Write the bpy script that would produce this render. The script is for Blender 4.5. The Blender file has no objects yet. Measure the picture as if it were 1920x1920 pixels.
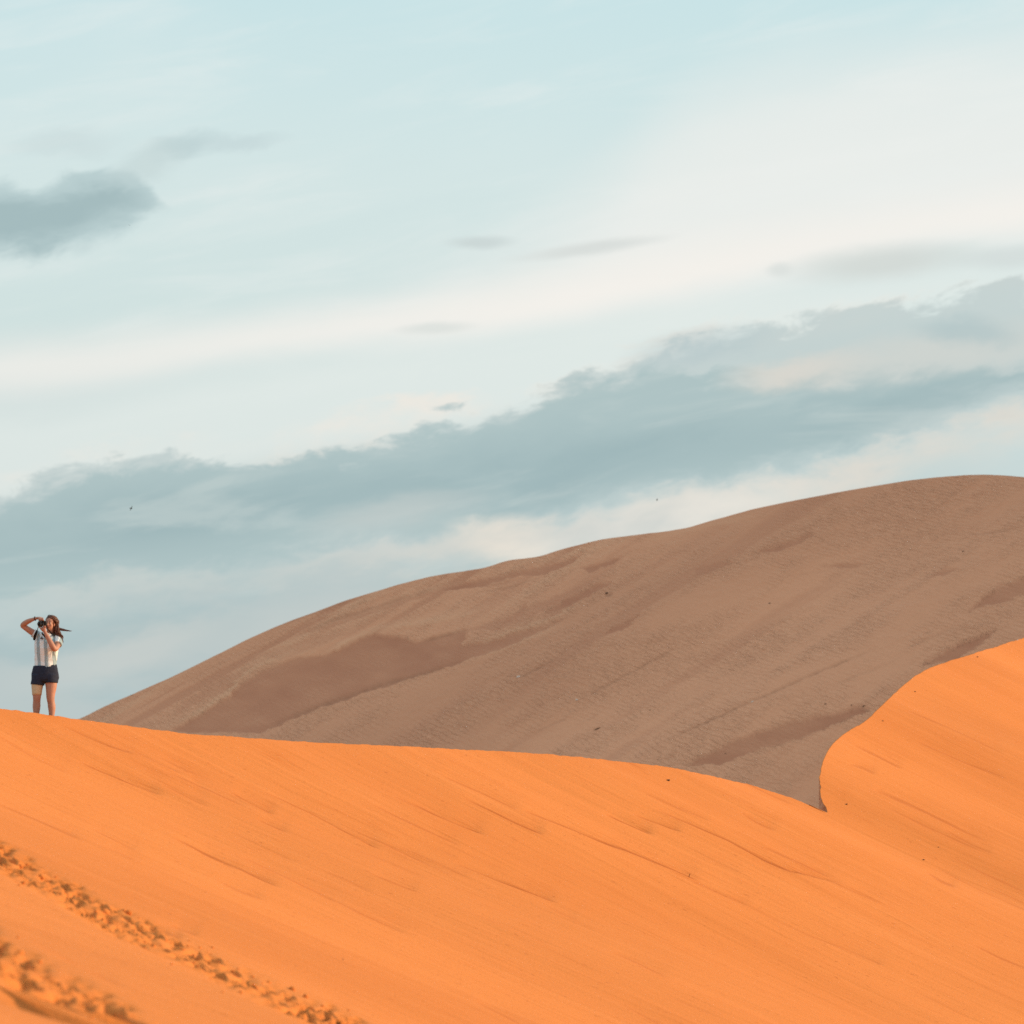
import bpy, bmesh, math, random
import numpy as np
from mathutils import Vector, Matrix

# ------------------------------------------------------------------ camera, sky, sun, exposure
sc = bpy.context.scene
COL = sc.collection
FP = 6831.0            # focal length in 1920-px units
HOR = 1700.0           # row of the true horizon in the photograph
cam_data = bpy.data.cameras.new('camera')
cam = bpy.data.objects.new('camera', cam_data); COL.objects.link(cam)
cam.location = (0, 0, 0); cam.rotation_euler = (math.radians(90), 0, 0)
cam_data.sensor_width = 36.0; cam_data.lens = 36.0 * FP / 1920.0
cam_data.shift_y = (HOR - 960.0) / 1920.0
cam_data.clip_start = 0.1; cam_data.clip_end = 20000
cam_data.dof.use_dof = True; cam_data.dof.focus_distance = 72.0; cam_data.dof.aperture_fstop = 2.6
sc.camera = cam
sc.render.resolution_x = 1024; sc.render.resolution_y = 1024
sc.view_settings.view_transform = 'Standard'; sc.view_settings.look = 'None'
sc.view_settings.exposure = 0.0; sc.view_settings.gamma = 1.0
sc.view_settings.use_curve_mapping = False

SUN_EL = 14.0          # degrees above the horizon
SUN_BEHIND = 4.0      # sun stands to the right (+X), this many degrees towards +Y
se, sb = math.radians(SUN_EL), math.radians(SUN_BEHIND)
SUN_DIR = Vector((math.cos(se) * math.cos(sb), math.cos(se) * math.sin(sb), math.sin(se)))
sun_data = bpy.data.lights.new('sun', 'SUN')
sun_data.energy = 4.8; sun_data.angle = math.radians(0.6); sun_data.color = (1.0, 0.68, 0.38)
sun = bpy.data.objects.new('sun', sun_data); COL.objects.link(sun)
sun.rotation_euler = SUN_DIR.to_track_quat('Z', 'Y').to_euler()


def lin(r, g, b):
    f = lambda c: (c / 255 / 12.92) if c / 255 <= 0.04045 else ((c / 255 + 0.055) / 1.055) ** 2.4
    return (f(r), f(g), f(b), 1.0)


class NT:
    """tiny helper to write node trees as expressions"""
    def __init__(self, tree):
        self.t = tree; self.n = tree.nodes; self.l = tree.links

    def put(self, sock, v):
        if v is None: return
        if isinstance(v, bpy.types.NodeSocket): self.l.new(v, sock)
        else: sock.default_value = v

    def m(self, op, a, b=None, c=None, clamp=False):
        nd = self.n.new('ShaderNodeMath'); nd.operation = op; nd.use_clamp = clamp
        self.put(nd.inputs[0], a); self.put(nd.inputs[1], b)
        if c is not None: self.put(nd.inputs[2], c)
        return nd.outputs[0]

    def add(self, a, b): return self.m('ADD', a, b)
    def sub(self, a, b): return self.m('SUBTRACT', a, b)
    def mul(self, a, b): return self.m('MULTIPLY', a, b)
    def mad(self, a, b, c): return self.m('MULTIPLY_ADD', a, b, c)

    def sstep(self, v, lo, hi, o0=0.0, o1=1.0):
        nd = self.n.new('ShaderNodeMapRange'); nd.interpolation_type = 'SMOOTHSTEP'
        self.put(nd.inputs[0], v); self.put(nd.inputs[1], lo); self.put(nd.inputs[2], hi)
        self.put(nd.inputs[3], o0); self.put(nd.inputs[4], o1)
        return nd.outputs[0]

    def ramp(self, v, stops):
        nd = self.n.new('ShaderNodeValToRGB'); e = nd.color_ramp.elements
        while len(e) < len(stops): e.new(0.5)
        for el, (p, c) in zip(e, stops): el.position = p; el.color = c
        self.put(nd.inputs[0], v)
        return nd.outputs[0]

    def curve(self, x, pts):
        nd = self.n.new('ShaderNodeFloatCurve'); cv = nd.mapping.curves[0]
        while len(cv.points) < len(pts): cv.points.new(0.5, 0.5)
        for p, (px, py) in zip(cv.points, pts): p.location = (px, py)
        nd.mapping.update(); self.put(nd.inputs['Value'], x)
        return nd.outputs[0]

    def vec(self, x, y, z=0.0):
        nd = self.n.new('ShaderNodeCombineXYZ')
        for i, v in enumerate((x, y, z)): self.put(nd.inputs[i], v)
        return nd.outputs[0]

    def noise(self, vec, scale=1.0, detail=4.0, rough=0.5, dist=0.0):
        nd = self.n.new('ShaderNodeTexNoise')
        self.put(nd.inputs['Vector'], vec); nd.inputs['Scale'].default_value = scale
        nd.inputs['Detail'].default_value = detail; nd.inputs['Roughness'].default_value = rough
        nd.inputs['Distortion'].default_value = dist
        return nd.outputs[0]

    def mix(self, f, a, b, mode='MIX'):
        nd = self.n.new('ShaderNodeMix'); nd.data_type = 'RGBA'; nd.blend_type = mode
        self.put(nd.inputs[0], f); self.put(nd.inputs[6], a); self.put(nd.inputs[7], b)
        return nd.outputs[2]

    def sep(self, v):
        nd = self.n.new('ShaderNodeSeparateXYZ'); self.put(nd.inputs[0], v)
        return nd.outputs


# ------------------------------------------------------------------ world: low-sun sky under drifting cloud bands
world = bpy.data.worlds.new('World'); sc.world = world; world.use_nodes = True
wt = world.node_tree; wt.nodes.clear(); W = NT(wt)
tc = wt.nodes.new('ShaderNodeTexCoord')
d = W.sep(tc.outputs['Generated'])
az = W.m('ARCTAN2', d[0], d[1]); el = W.m('ARCSINE', d[2])
U = W.mad(az, FP / 1000, 0.96)                # bearing, in units of 1000 photo pixels
V = W.mad(el, -FP / 1000, HOR / 1000)         # height, counted downwards
L_ = W.mad(V, 0.18, W.mul(U, -0.98))         # along the tilted bands
Wd = W.mad(U, 0.18, W.mul(V, 0.98))           # across them
UV = W.vec(U, V)
n_soft = W.sub(W.noise(W.vec(W.mul(L_, 1.1), W.mul(Wd, 3.6), 3.1), 1.0, 3, 0.5), 0.5)
vfine = W.vec(W.mul(L_, 3.0), W.mul(Wd, 7.0), 1.7)
n_mid = W.sub(W.noise(vfine, 1.0, 6, 0.58, 0.25), 0.5)
n_fine = W.sub(W.noise(vfine, 3.6, 5, 0.6, 0.35), 0.5)
n_str = W.noise(W.vec(W.mul(L_, 2.2), W.mul(Wd, 13.0), 5.5), 1.0, 6, 0.6, 0.5)
n_big = W.noise(W.vec(W.mul(L_, 0.7), W.mul(Wd, 1.6), 8.3), 1.0, 4, 0.5)
UX = W.m('MULTIPLY_ADD', U, 1 / 3, 0.5 / 3, clamp=True)
VH = W.mul(V, 0.5)


def edge(pts):
    return W.curve(UX, [((u + 0.5) / 3, v / 2) for u, v in pts])


def warp(soft, mid, fine):
    r = VH
    for n, a in ((n_soft, soft), (n_mid, mid), (n_fine, fine)):
        if a: r = W.mad(n, a / 2, r)
    return r


sky_n = wt.nodes.new('ShaderNodeTexSky'); sky_n.sky_type = 'NISHITA'; sky_n.sun_disc = False
sky_n.sun_elevation = se; sky_n.sun_rotation = math.radians(90 - SUN_BEHIND)
sky_n.air_density = 1.2; sky_n.dust_density = 2.0; sky_n.ozone_density = 2.0
nish = W.mix(1.0, sky_n.outputs[0], (0.10, 0.10, 0.10, 1), 'MULTIPLY')
VR = W.m('MULTIPLY_ADD', V, 1 / 11.2, 9.0 / 11.2, clamp=True)     # from the zenith (V = -9) to below the horizon
vr = lambda v: (v + 9.0) / 11.2
veil = W.ramp(VR, [(vr(-6), lin(232, 236, 236)), (vr(-2.0), lin(226, 235, 236)), (vr(-0.5), lin(200, 229, 235)), (vr(0.0), lin(205, 232, 235)),  # unseen upper sky whitened to add light on the shaded dune
                   (vr(0.35), lin(217, 234, 233)), (vr(0.62), lin(213, 230, 228)),
                   (vr(1.0), lin(186, 205, 206)), (vr(1.22), lin(173, 194, 197))])
col = W.mix(0.93, nish, veil)
# soft large-scale unevenness of the high veil
col = W.mix(W.sstep(n_big, 0.48, 0.85, 0.0, 0.35), col, lin(230, 237, 234))
col = W.mix(W.mul(W.sstep(U, -0.6, 0.9, 0.6, 0.0), W.sstep(V, 0.35, -0.3)), col, lin(184, 218, 226))


def layer(col, color, op, top, bot, ts, bs, wv, opmod=None):
    """cloud sheet between two edge lines; ts / bs are the softness of each edge"""
    a = W.sub(wv, edge(top)); b = W.sub(edge(bot), wv)
    mk = W.mul(W.sstep(a, -ts / 2, ts / 2, 0.0, op), W.sstep(b, -bs / 2, bs / 2))
    if opmod is not None: mk = W.mul(mk, opmod)
    return W.mix(mk, col, color)


WUV = W.vec(W.mad(n_mid, 0.10, U), W.mad(n_fine, 0.045, W.mad(n_mid, 0.06, V)))    # coordinates torn by the wind
SUV = W.vec(W.mad(n_soft, 0.10, U), W.mad(n_mid, 0.035, V))


def puff(col, color, op, u, v, ru, rv, tilt, soft=False):
    mp = wt.nodes.new('ShaderNodeMapping'); mp.vector_type = 'TEXTURE'
    W.put(mp.inputs[0], SUV if soft else WUV)
    mp.inputs[1].default_value = (u, v, 0); mp.inputs[2].default_value = (0, 0, tilt); mp.inputs[3].default_value = (ru * 1.9, rv * 1.9, 1)
    gr = wt.nodes.new('ShaderNodeTexGradient'); gr.gradient_type = 'SPHERICAL'
    W.l.new(mp.outputs[0], gr.inputs[0])
    return W.mix(W.sstep(gr.outputs[1], 0.0, 0.85, 0.0, op), col, color)


WHITE = lin(247, 242, 235); CREAM = lin(224, 219, 209)
BANK = lin(173, 194, 195); CORE = lin(152, 177, 181); THIN = lin(194, 207, 206)
ws = warp(0.22, 0.06, 0.0); wm = warp(0.04, 0.13, 0.12); wl = warp(0.08, 0.07, 0.0)
# wide veil of cirrus over the right half
col = layer(col, lin(238, 239, 235), 0.80,
            [(-.5, .74), (.0, .72), (.5, .62), (.9, .51), (1.12, .38), (1.28, .25), (1.45, .19), (1.7, .16), (1.92, .14), (2.5, .10)],
            [(-.5, .76), (.0, .75), (.5, .69), (.96, .62), (1.3, .57), (1.6, .52), (1.92, .50), (2.5, .46)],
            0.13, 0.07, ws)
# fine combed streaks through the high cloud
col = W.mix(W.mul(W.sstep(n_str, 0.45, 0.75, 0.0, 0.30), W.sstep(V, 1.0, 0.5)), col, lin(238, 241, 238))
col = W.mix(W.mul(W.sstep(n_str, 0.47, 0.25, 0.0, 0.28), W.sstep(W.mad(U, -0.25, V), 0.0, 0.25)), col, lin(205, 222, 223))
# the bright streak rising to the right
col = layer(col, WHITE, 0.85,
            [(-.5, .71), (.0, .68), (.5, .62), (.96, .54), (1.3, .47), (1.6, .43), (1.92, .39), (2.5, .34)],
            [(-.5, .74), (.0, .73), (.5, .67), (.96, .61), (1.3, .55), (1.6, .49), (1.92, .46), (2.5, .42)],
            0.07, 0.045, warp(0.06, 0.03, 0))
# pale strip between the streak and the grey bank
col = layer(col, lin(229, 236, 232), 0.75,
            [(-.5, .80), (.0, .78), (.5, .70), (.96, .63), (1.3, .57), (1.6, .54), (1.92, .52), (2.5, .5)],
            [(-.5, .98), (.0, .96), (.5, .88), (.96, .78), (1.3, .67), (1.6, .61), (1.92, .57), (2.5, .5)],
            0.05, 0.04, wl)
# warm lit tops just above the bank
col = layer(col, lin(240, 233, 223), 0.8,
            [(-.5, .93), (.0, .89), (.25, .83), (.5, .80), (.8, .755), (1.0, .745), (1.2, .67), (1.35, .62), (1.6, .585), (1.92, .56), (2.5, .5)],
            [(-.5, 1.0), (.0, .97), (.25, .89), (.5, .89), (.8, .85), (1.0, .79), (1.2, .71), (1.35, .67), (1.6, .62), (1.92, .58), (2.5, .5)],
            0.02, 0.02, wm, W.mul(W.sstep(n_mid, -0.12, 0.10, 0.1, 1.0), W.sstep(U, -0.2, 0.8, 0.6, 1.0)))
# grey-blue bank: thin sheet, then its body and dark core
top_bank = [(-.5, 1.0), (.0, .925), (.12, .885), (.27, .855), (.48, .87), (.70, .845), (.80, .805), (.96, .765),
            (1.1, .715), (1.2, .685), (1.33, .645), (1.5, .605), (1.7, .58), (1.92, .55), (2.5, .48)]
col = layer(col, THIN, 0.85, top_bank,
            [(-.5, 1.25), (.0, 1.18), (.4, 1.08), (.7, 1.02), (.96, .98), (1.2, .93), (1.5, .88), (1.75, .81), (1.92, .76), (2.5, .66)],
            0.013, 0.07, wm)
col = layer(col, BANK, 0.92,
            [(-.5, 1.03), (.0, .95), (.12, .91), (.27, .88), (.48, .87), (.70, .845), (.80, .81), (.96, .78),
             (1.1, .73), (1.25, .70), (1.4, .705), (1.6, .715), (1.92, .69), (2.5, .62)],
            [(-.5, 1.22), (.0, 1.13), (.4, 1.07), (.6, 1.03), (.8, 1.0), (.96, .985), (1.15, .93), (1.4, .88), (1.6, .84), (1.75, .78), (1.92, .73), (2.5, .66)],
            0.018, 0.035, wm)
col = layer(col, CORE, 0.75,
            [(-.5, 1.06), (.0, .985), (.27, .94), (.5, .92), (.8, .87), (1.05, .82), (1.3, .78), (1.6, .75), (1.92, .715), (2.5, .65)],
            [(-.5, 1.16), (.0, 1.06), (.35, 1.02), (.6, .97), (.8, .94), (1.0, .955), (1.15, .90), (1.4, .85), (1.6, .82), (1.92, .74), (2.5, .66)],
            0.06, 0.05, wl, W.sstep(W.add(n_mid, n_soft), -0.26, 0.10, 0.5, 1.0))
# mottled lighter wisps drawn through the bank
col = layer(col, lin(196, 209, 207), 0.55,
            [(-.5, 1.0), (.0, .94), (.48, .88), (.96, .78), (1.2, .72), (1.92, .60), (2.5, .52)],
            [(-.5, 1.3), (.0, 1.2), (.4, 1.12), (.96, 1.0), (1.5, .88), (1.92, .76), (2.5, .66)],
            0.03, 0.06, wm, W.sstep(n_str, 0.52, 0.74))
# light breaks inside and under the bank
col = puff(col, lin(222, 216, 206), 0.8, 1.50, 0.705, 0.10, 0.022, -0.1)
col = puff(col, lin(208, 212, 207), 0.8, 1.75, 0.675, 0.20, 0.035, -0.15)
col = puff(col, lin(176, 196, 198), 0.7, 1.80, 0.635, 0.07, 0.022, 0.1)
col = puff(col, lin(184, 201, 203), 0.7, 1.31, 0.660, 0.10, 0.022, -0.2)
col = layer(col, CREAM, 0.9,
            [(-.5, 1.20), (.0, 1.11), (.3, 1.085), (.6, 1.05), (.8, 1.02), (.96, .995), (1.15, .965), (1.3, .915), (1.5, .895), (1.7, .83), (1.92, .775), (2.5, .68)],
            [(-.5, 1.25), (.0, 1.16), (.3, 1.13), (.6, 1.09), (.8, 1.07), (.96, 1.06), (1.15, 1.02), (1.3, 1.0), (1.5, .98), (1.7, .90), (1.92, .83), (2.5, .72)],
            0.025, 0.045, wm, W.mul(W.sstep(n_mid, -0.16, 0.10, 0.25, 1.0), W.sstep(U, 0.35, 1.0, 0.30, 1.0)))
col = puff(col, lin(234, 226, 213), 0.85, 0.95, 1.015, 0.075, 0.032, 0.1)
col = puff(col, lin(236, 231, 221), 0.85, 1.25, 0.985, 0.20, 0.040, -0.2)
col = puff(col, lin(200, 206, 203), 0.5, 0.74, 0.965, 0.12, 0.025, -0.2)
col = puff(col, lin(202, 207, 203), 0.8, 0.25, 1.23, 0.15, 0.030, -0.3)
col = puff(col, lin(200, 206, 203), 0.55, 0.60, 1.17, 0.15, 0.030, -0.3)
# soft mottled cloud low down
col = W.mix(W.mul(W.sstep(W.mad(n_soft, 0.8, n_mid), -0.05, 0.22, 0.0, 0.6), W.sstep(W.mad(U, 0.2, V), 1.08, 1.22)), col, lin(195, 203, 201))
# small dark cloud low in the clear part and its wisps
dk = warp(0.0, 0.07, 0.065)
col = layer(col, lin(178, 200, 202), 0.8,
            [(-.5, .45), (-.25, .39), (.0, .375), (.06, .385), (.13, .365), (.20, .345), (.26, .36), (.30, .39), (.34, .44), (.4, .6), (2.5, .6)],
            [(-.5, .45), (-.25, .49), (.0, .505), (.12, .495), (.20, .465), (.26, .435), (.30, .405), (.34, .40), (.4, .35), (2.5, .3)],
            0.014, 0.022, dk)
col = layer(col, lin(157, 181, 184), 0.75,
            [(-.5, .47), (-.25, .42), (.0, .41), (.06, .41), (.13, .40), (.20, .385), (.26, .39), (.30, .42), (.34, .5), (.4, .6), (2.5, .6)],
            [(-.5, .45), (-.25, .48), (.0, .495), (.12, .48), (.17, .445), (.24, .415), (.28, .40), (.32, .40), (.4, .35), (2.5, .3)],
            0.022, 0.03, dk)
col = puff(col, lin(186, 206, 208), 0.7, 0.35, 0.298, 0.045, 0.020, -0.2)
col = puff(col, lin(194, 212, 214), 0.6, 0.45, 0.290, 0.06, 0.012, -0.1)
col = puff(col, lin(196, 213, 213), 0.6, 0.28, 0.335, 0.06, 0.025, -0.4)
col = puff(col, lin(200, 216, 217), 0.5, 0.13, 0.305, 0.08, 0.02, -0.1)
col = puff(col, lin(201, 212, 211), 0.8, 0.90, 0.466, 0.045, 0.009, -0.02, True)
col = puff(col, lin(214, 219, 216), 0.8, 1.10, 0.478, 0.10, 0.009, -0.12, True)
col = puff(col, lin(214, 220, 216), 0.6, 0.81, 0.625, 0.05, 0.008, -0.1, True)
col = puff(col, lin(210, 216, 212), 0.85, 1.66, 0.510, 0.13, 0.024, -0.08, True)
col = puff(col, lin(208, 216, 214), 0.6, 1.90, 0.505, 0.08, 0.016, -0.08, True)
col = puff(col, lin(214, 220, 217), 0.6, 1.455, 0.522, 0.02, 0.010, 0, True)
bg = wt.nodes.new('ShaderNodeBackground'); wt.links.new(col, bg.inputs[0]); bg.inputs[1].default_value = 1.0
wo = wt.nodes.new('ShaderNodeOutputWorld'); wt.links.new(bg.outputs[0], wo.inputs[0])
world.cycles.sampling_method = 'NONE'          # smooth sky: scattered rays find it without a light map
sc.cycles.max_bounces = 5; sc.cycles.diffuse_bounces = 3
sc.cycles.use_denoising = False                # keep the grain of the sand


# ------------------------------------------------------------------ helpers
def tag(o, label=None, cat=None, group=None, kind=None):
    if label: o['label'] = label
    if cat: o['category'] = cat
    if group: o['group'] = group
    if kind: o['kind'] = kind
    return o


def mesh_obj(name, verts, faces, mat=None, parent=None, smooth=True):
    me = bpy.data.meshes.new(name)
    me.from_pydata([tuple(map(float, v)) for v in verts], [], faces); me.update()
    if smooth: me.polygons.foreach_set('use_smooth', [True] * len(me.polygons))
    o = bpy.data.objects.new(name, me); COL.objects.link(o)
    if mat: me.materials.append(mat)
    if parent: o.parent = parent
    return o


def grid_obj(name, blocks, mats, attr_names=(), back_rows=0):
    """blocks: lists of 2-D arrays x, y, z, attributes...; the first back_rows strips take the second material"""
    me = bpy.data.meshes.new(name); quads = []; matid = []; off = 0
    for bl in blocks:
        nr, nc = bl[0].shape
        i = np.arange(nr * nc).reshape(nr, nc) + off; off += nr * nc
        q = np.stack([i[:-1, :-1], i[:-1, 1:], i[1:, 1:], i[1:, :-1]], -1)
        mi = np.zeros(q.shape[:2], np.int32)
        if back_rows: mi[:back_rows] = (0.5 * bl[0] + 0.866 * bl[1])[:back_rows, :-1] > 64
        quads.append(q.reshape(-1, 4)); matid.append(mi.ravel())
    q = np.concatenate(quads)
    me.vertices.add(off)
    me.vertices.foreach_set('co', np.concatenate([np.stack(bl[:3], -1).reshape(-1, 3) for bl in blocks]).astype(np.float32).ravel())
    me.loops.add(q.size); me.loops.foreach_set('vertex_index', q.ravel().astype(np.int32))
    me.polygons.add(len(q))
    me.polygons.foreach_set('loop_start', np.arange(0, q.size, 4, dtype=np.int32))
    me.polygons.foreach_set('loop_total', np.full(len(q), 4, dtype=np.int32))
    me.polygons.foreach_set('use_smooth', np.ones(len(q), dtype=bool))
    for m_ in mats: me.materials.append(m_)
    if back_rows: me.polygons.foreach_set('material_index', np.concatenate(matid))
    me.update(calc_edges=True)
    for k, an in enumerate(attr_names):
        at = me.attributes.new(an, 'FLOAT', 'POINT')
        at.data.foreach_set('value', np.concatenate([bl[3 + k].ravel() for bl in blocks]).astype(np.float32))
    o = bpy.data.objects.new(name, me); COL.objects.link(o)
    return o


def vnoise(x, y, seed=0):
    """smooth value noise in [-1, 1]"""
    xi = np.floor(x).astype(np.int64); yi = np.floor(y).astype(np.int64)
    fx = x - xi; fy = y - yi
    fx = fx * fx * fx * (fx * (fx * 6 - 15) + 10); fy = fy * fy * fy * (fy * (fy * 6 - 15) + 10)

    def h(a, b):
        n = (a * 374761393 + b * 668265263 + seed * 974711) & 0xffffffff
        n = ((n ^ (n >> 13)) * 1274126177) & 0xffffffff
        n = n ^ (n >> 16)
        return (n & 0xffff) / 32767.5 - 1.0
    return (h(xi, yi) * (1 - fx) + h(xi + 1, yi) * fx) * (1 - fy) + (h(xi, yi + 1) * (1 - fx) + h(xi + 1, yi + 1) * fx) * fy


def fbm(x, y, octs=4, seed=0):
    r = 0; a = 1.0; t = 0
    for k in range(octs):
        r = r + a * vnoise(x * 2 ** k + 17.3 * k, y * 2 ** k - 9.1 * k, seed + k); t += a; a *= 0.5
    return r / t


def sst(v, lo, hi):
    t = np.clip((v - lo) / (hi - lo), 0, 1)
    return t * t * (3 - 2 * t)


def seg_dist(px, py, pts):
    """distance to a polyline and the fraction along it"""
    best = np.full(px.shape, 1e9); frac = np.zeros(px.shape); side = np.zeros(px.shape)
    n = len(pts) - 1
    for k in range(n):
        ax, ay = pts[k]; bx, by = pts[k + 1]
        vx, vy = bx - ax, by - ay; ll = vx * vx + vy * vy
        t = np.clip(((px - ax) * vx + (py - ay) * vy) / ll, 0, 1)
        dx = px - ax - t * vx; dy = py - ay - t * vy
        dd = np.hypot(dx, dy); m = dd < best
        best = np.where(m, dd, best); frac = np.where(m, (k + t) / n, frac)
        side = np.where(m, np.sign(vx * dy - vy * dx), side)
    return best, frac, side


def poly_sd(px, py, pts):
    """signed distance to a closed polygon (negative inside)"""
    dd, _, _ = seg_dist(px, py, list(pts) + [pts[0]])
    ins = np.zeros(px.shape, bool); n = len(pts)
    for k in range(n):
        x1, y1 = pts[k]; x2, y2 = pts[(k + 1) % n]
        if y1 == y2: continue
        c = ((y1 > py) != (y2 > py)) & (px < (x2 - x1) * (py - y1) / (y2 - y1) + x1)
        ins ^= c
    return np.where(ins, -dd, dd)


# ------------------------------------------------------------------ sand materials
def sand_material(name, far):
    mt = bpy.data.materials.new(name); mt.use_nodes = True
    t = mt.node_tree; t.nodes.clear(); S = NT(t)
    out = t.nodes.new('ShaderNodeOutputMaterial'); bs = t.nodes.new('ShaderNodeBsdfPrincipled')
    t.links.new(bs.outputs[0], out.inputs[0])
    bs.inputs['Roughness'].default_value = 0.95; bs.inputs['Specular IOR Level'].default_value = 0.12
    tcs = t.nodes.new('ShaderNodeTexCoord'); o = S.sep(tcs.outputs['Object'])

    def attr(n):
        a = t.nodes.new('ShaderNodeAttribute'); a.attribute_name = n; return a.outputs['Fac']

    def bump(h, strength, dist, prev=None):
        b = t.nodes.new('ShaderNodeBump'); b.inputs['Strength'].default_value = strength
        b.inputs['Distance'].default_value = dist; t.links.new(h, b.inputs['Height'])
        if prev is not None: t.links.new(prev, b.inputs['Normal'])
        return b.outputs[0]
    if not far:
        # coordinates along (r) and across (p) the fall line of the face
        p = S.mad(o[0], 0.5, S.mul(o[1], 0.866)); r = S.mad(o[0], 0.866, S.mul(o[1], -0.5))
        wob = S.mul(S.sub(S.noise(S.vec(S.mul(p, 0.3), S.mul(r, 0.3)), 1, 2), 0.5), 0.5)
        pw = S.add(p, wob)
        streak = S.noise(S.vec(S.mul(pw, 2.0), S.mul(r, 0.20)), 1.0, 5, 0.55)
        fine = S.noise(S.vec(S.mul(pw, 16.0), S.mul(r, 1.1)), 1.0, 4, 0.65)
        big = S.noise(S.vec(S.mul(p, 0.10), S.mul(r, 0.06)), 1.0, 3)
        patch = S.noise(S.vec(S.mul(p, 0.35), S.mul(r, 0.16), 4.0), 1.0, 3)
        grain = S.noise(tcs.outputs['Object'], 26.0, 3, 0.75)
        speck = S.noise(tcs.outputs['Object'], 9.0, 2, 0.5)
        c = S.mix(S.sstep(big, 0.3, 0.7), (0.600, 0.196, 0.048, 1), (0.685, 0.234, 0.062, 1))
        c = S.mix(S.sstep(streak, 0.52, 0.74, 0, 0.28), c, (0.55, 0.165, 0.036, 1))
        c = S.mix(S.sstep(streak, 0.46, 0.28, 0, 0.25), c, (0.74, 0.275, 0.086, 1))
        c = S.mix(S.mul(S.sstep(fine, 0.56, 0.70), S.sstep(patch, 0.40, 0.62, 0.12, 0.55)), c, (0.54, 0.155, 0.032, 1))
        c = S.mix(S.sstep(grain, 0.46, 0.70, 0, 0.50), c, (0.56, 0.172, 0.040, 1))
        c = S.mix(S.sstep(speck, 0.66, 0.74, 0, 0.6), c, (0.44, 0.13, 0.03, 1))
        rough = attr('rough'); line = attr('line')
        c = S.mix(S.mul(S.mul(rough, S.sstep(fine, 0.46, 0.58)), 0.8), c, (0.52, 0.145, 0.028, 1))
        c = S.mix(S.mul(line, 0.8), c, (0.38, 0.095, 0.018, 1))
        t.links.new(c, bs.inputs['Base Color'])
        b = bump(streak, 0.22, 0.08)
        b = bump(S.mul(fine, S.mad(rough, 0.5, S.sstep(patch, 0.35, 0.65, 0.2, 0.6))), 0.55, 0.035, b)
        b = bump(grain, 0.6, 0.014, b)
        t.links.new(b, bs.inputs['Normal'])
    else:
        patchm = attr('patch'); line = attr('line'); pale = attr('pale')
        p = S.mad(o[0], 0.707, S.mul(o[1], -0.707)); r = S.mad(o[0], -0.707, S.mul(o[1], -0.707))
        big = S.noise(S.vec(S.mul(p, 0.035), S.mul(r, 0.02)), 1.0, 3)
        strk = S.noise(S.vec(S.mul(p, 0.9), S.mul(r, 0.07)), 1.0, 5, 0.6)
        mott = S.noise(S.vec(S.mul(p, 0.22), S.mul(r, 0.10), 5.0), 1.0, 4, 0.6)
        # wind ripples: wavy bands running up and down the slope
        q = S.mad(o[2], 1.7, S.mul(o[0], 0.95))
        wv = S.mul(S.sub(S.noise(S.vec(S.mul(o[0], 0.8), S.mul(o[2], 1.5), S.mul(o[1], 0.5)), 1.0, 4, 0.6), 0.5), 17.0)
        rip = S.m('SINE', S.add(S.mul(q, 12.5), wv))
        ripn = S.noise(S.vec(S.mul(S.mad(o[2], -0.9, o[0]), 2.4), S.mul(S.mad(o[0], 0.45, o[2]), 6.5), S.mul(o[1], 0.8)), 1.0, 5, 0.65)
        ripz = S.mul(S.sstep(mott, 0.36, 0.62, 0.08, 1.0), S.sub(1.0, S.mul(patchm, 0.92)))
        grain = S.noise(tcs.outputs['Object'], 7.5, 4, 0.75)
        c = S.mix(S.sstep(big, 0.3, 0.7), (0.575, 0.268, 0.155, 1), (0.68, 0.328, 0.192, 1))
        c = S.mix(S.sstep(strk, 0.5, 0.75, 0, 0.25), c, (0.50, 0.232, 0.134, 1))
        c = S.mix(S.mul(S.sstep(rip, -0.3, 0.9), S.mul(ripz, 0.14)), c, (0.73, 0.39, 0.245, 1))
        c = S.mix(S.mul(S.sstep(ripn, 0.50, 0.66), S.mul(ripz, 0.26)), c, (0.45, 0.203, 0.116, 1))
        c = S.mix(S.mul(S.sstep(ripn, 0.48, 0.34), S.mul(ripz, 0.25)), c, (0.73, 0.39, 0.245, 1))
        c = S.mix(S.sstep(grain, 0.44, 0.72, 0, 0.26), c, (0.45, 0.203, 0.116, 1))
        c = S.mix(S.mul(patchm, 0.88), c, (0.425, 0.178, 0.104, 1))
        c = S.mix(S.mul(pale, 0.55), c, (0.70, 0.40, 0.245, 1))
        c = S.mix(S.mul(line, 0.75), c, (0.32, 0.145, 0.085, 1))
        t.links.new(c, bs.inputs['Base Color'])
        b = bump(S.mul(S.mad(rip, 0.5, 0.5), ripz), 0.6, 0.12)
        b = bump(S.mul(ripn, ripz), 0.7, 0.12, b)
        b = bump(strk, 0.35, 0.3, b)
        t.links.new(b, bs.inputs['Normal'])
    return mt


M_NEAR = sand_material('sunlit_sand', False)  # sunlit copy of the sand: warm light is put into the colour
M_FAR = sand_material('shaded_sand', True)  # same sand again, with its shaded tone put into the colour

# ------------------------------------------------------------------ terrain: the near sunlit dune
GROUND = -12.0
SX, SY = 0.404, 0.233                      # dip of the lit face to the right / towards the camera
FD = (0.866, -0.5)                         # fall-line direction in plan


def smax(a, b, k):
    return b + k * np.logaddexp(0, (a - b) / k)


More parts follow.
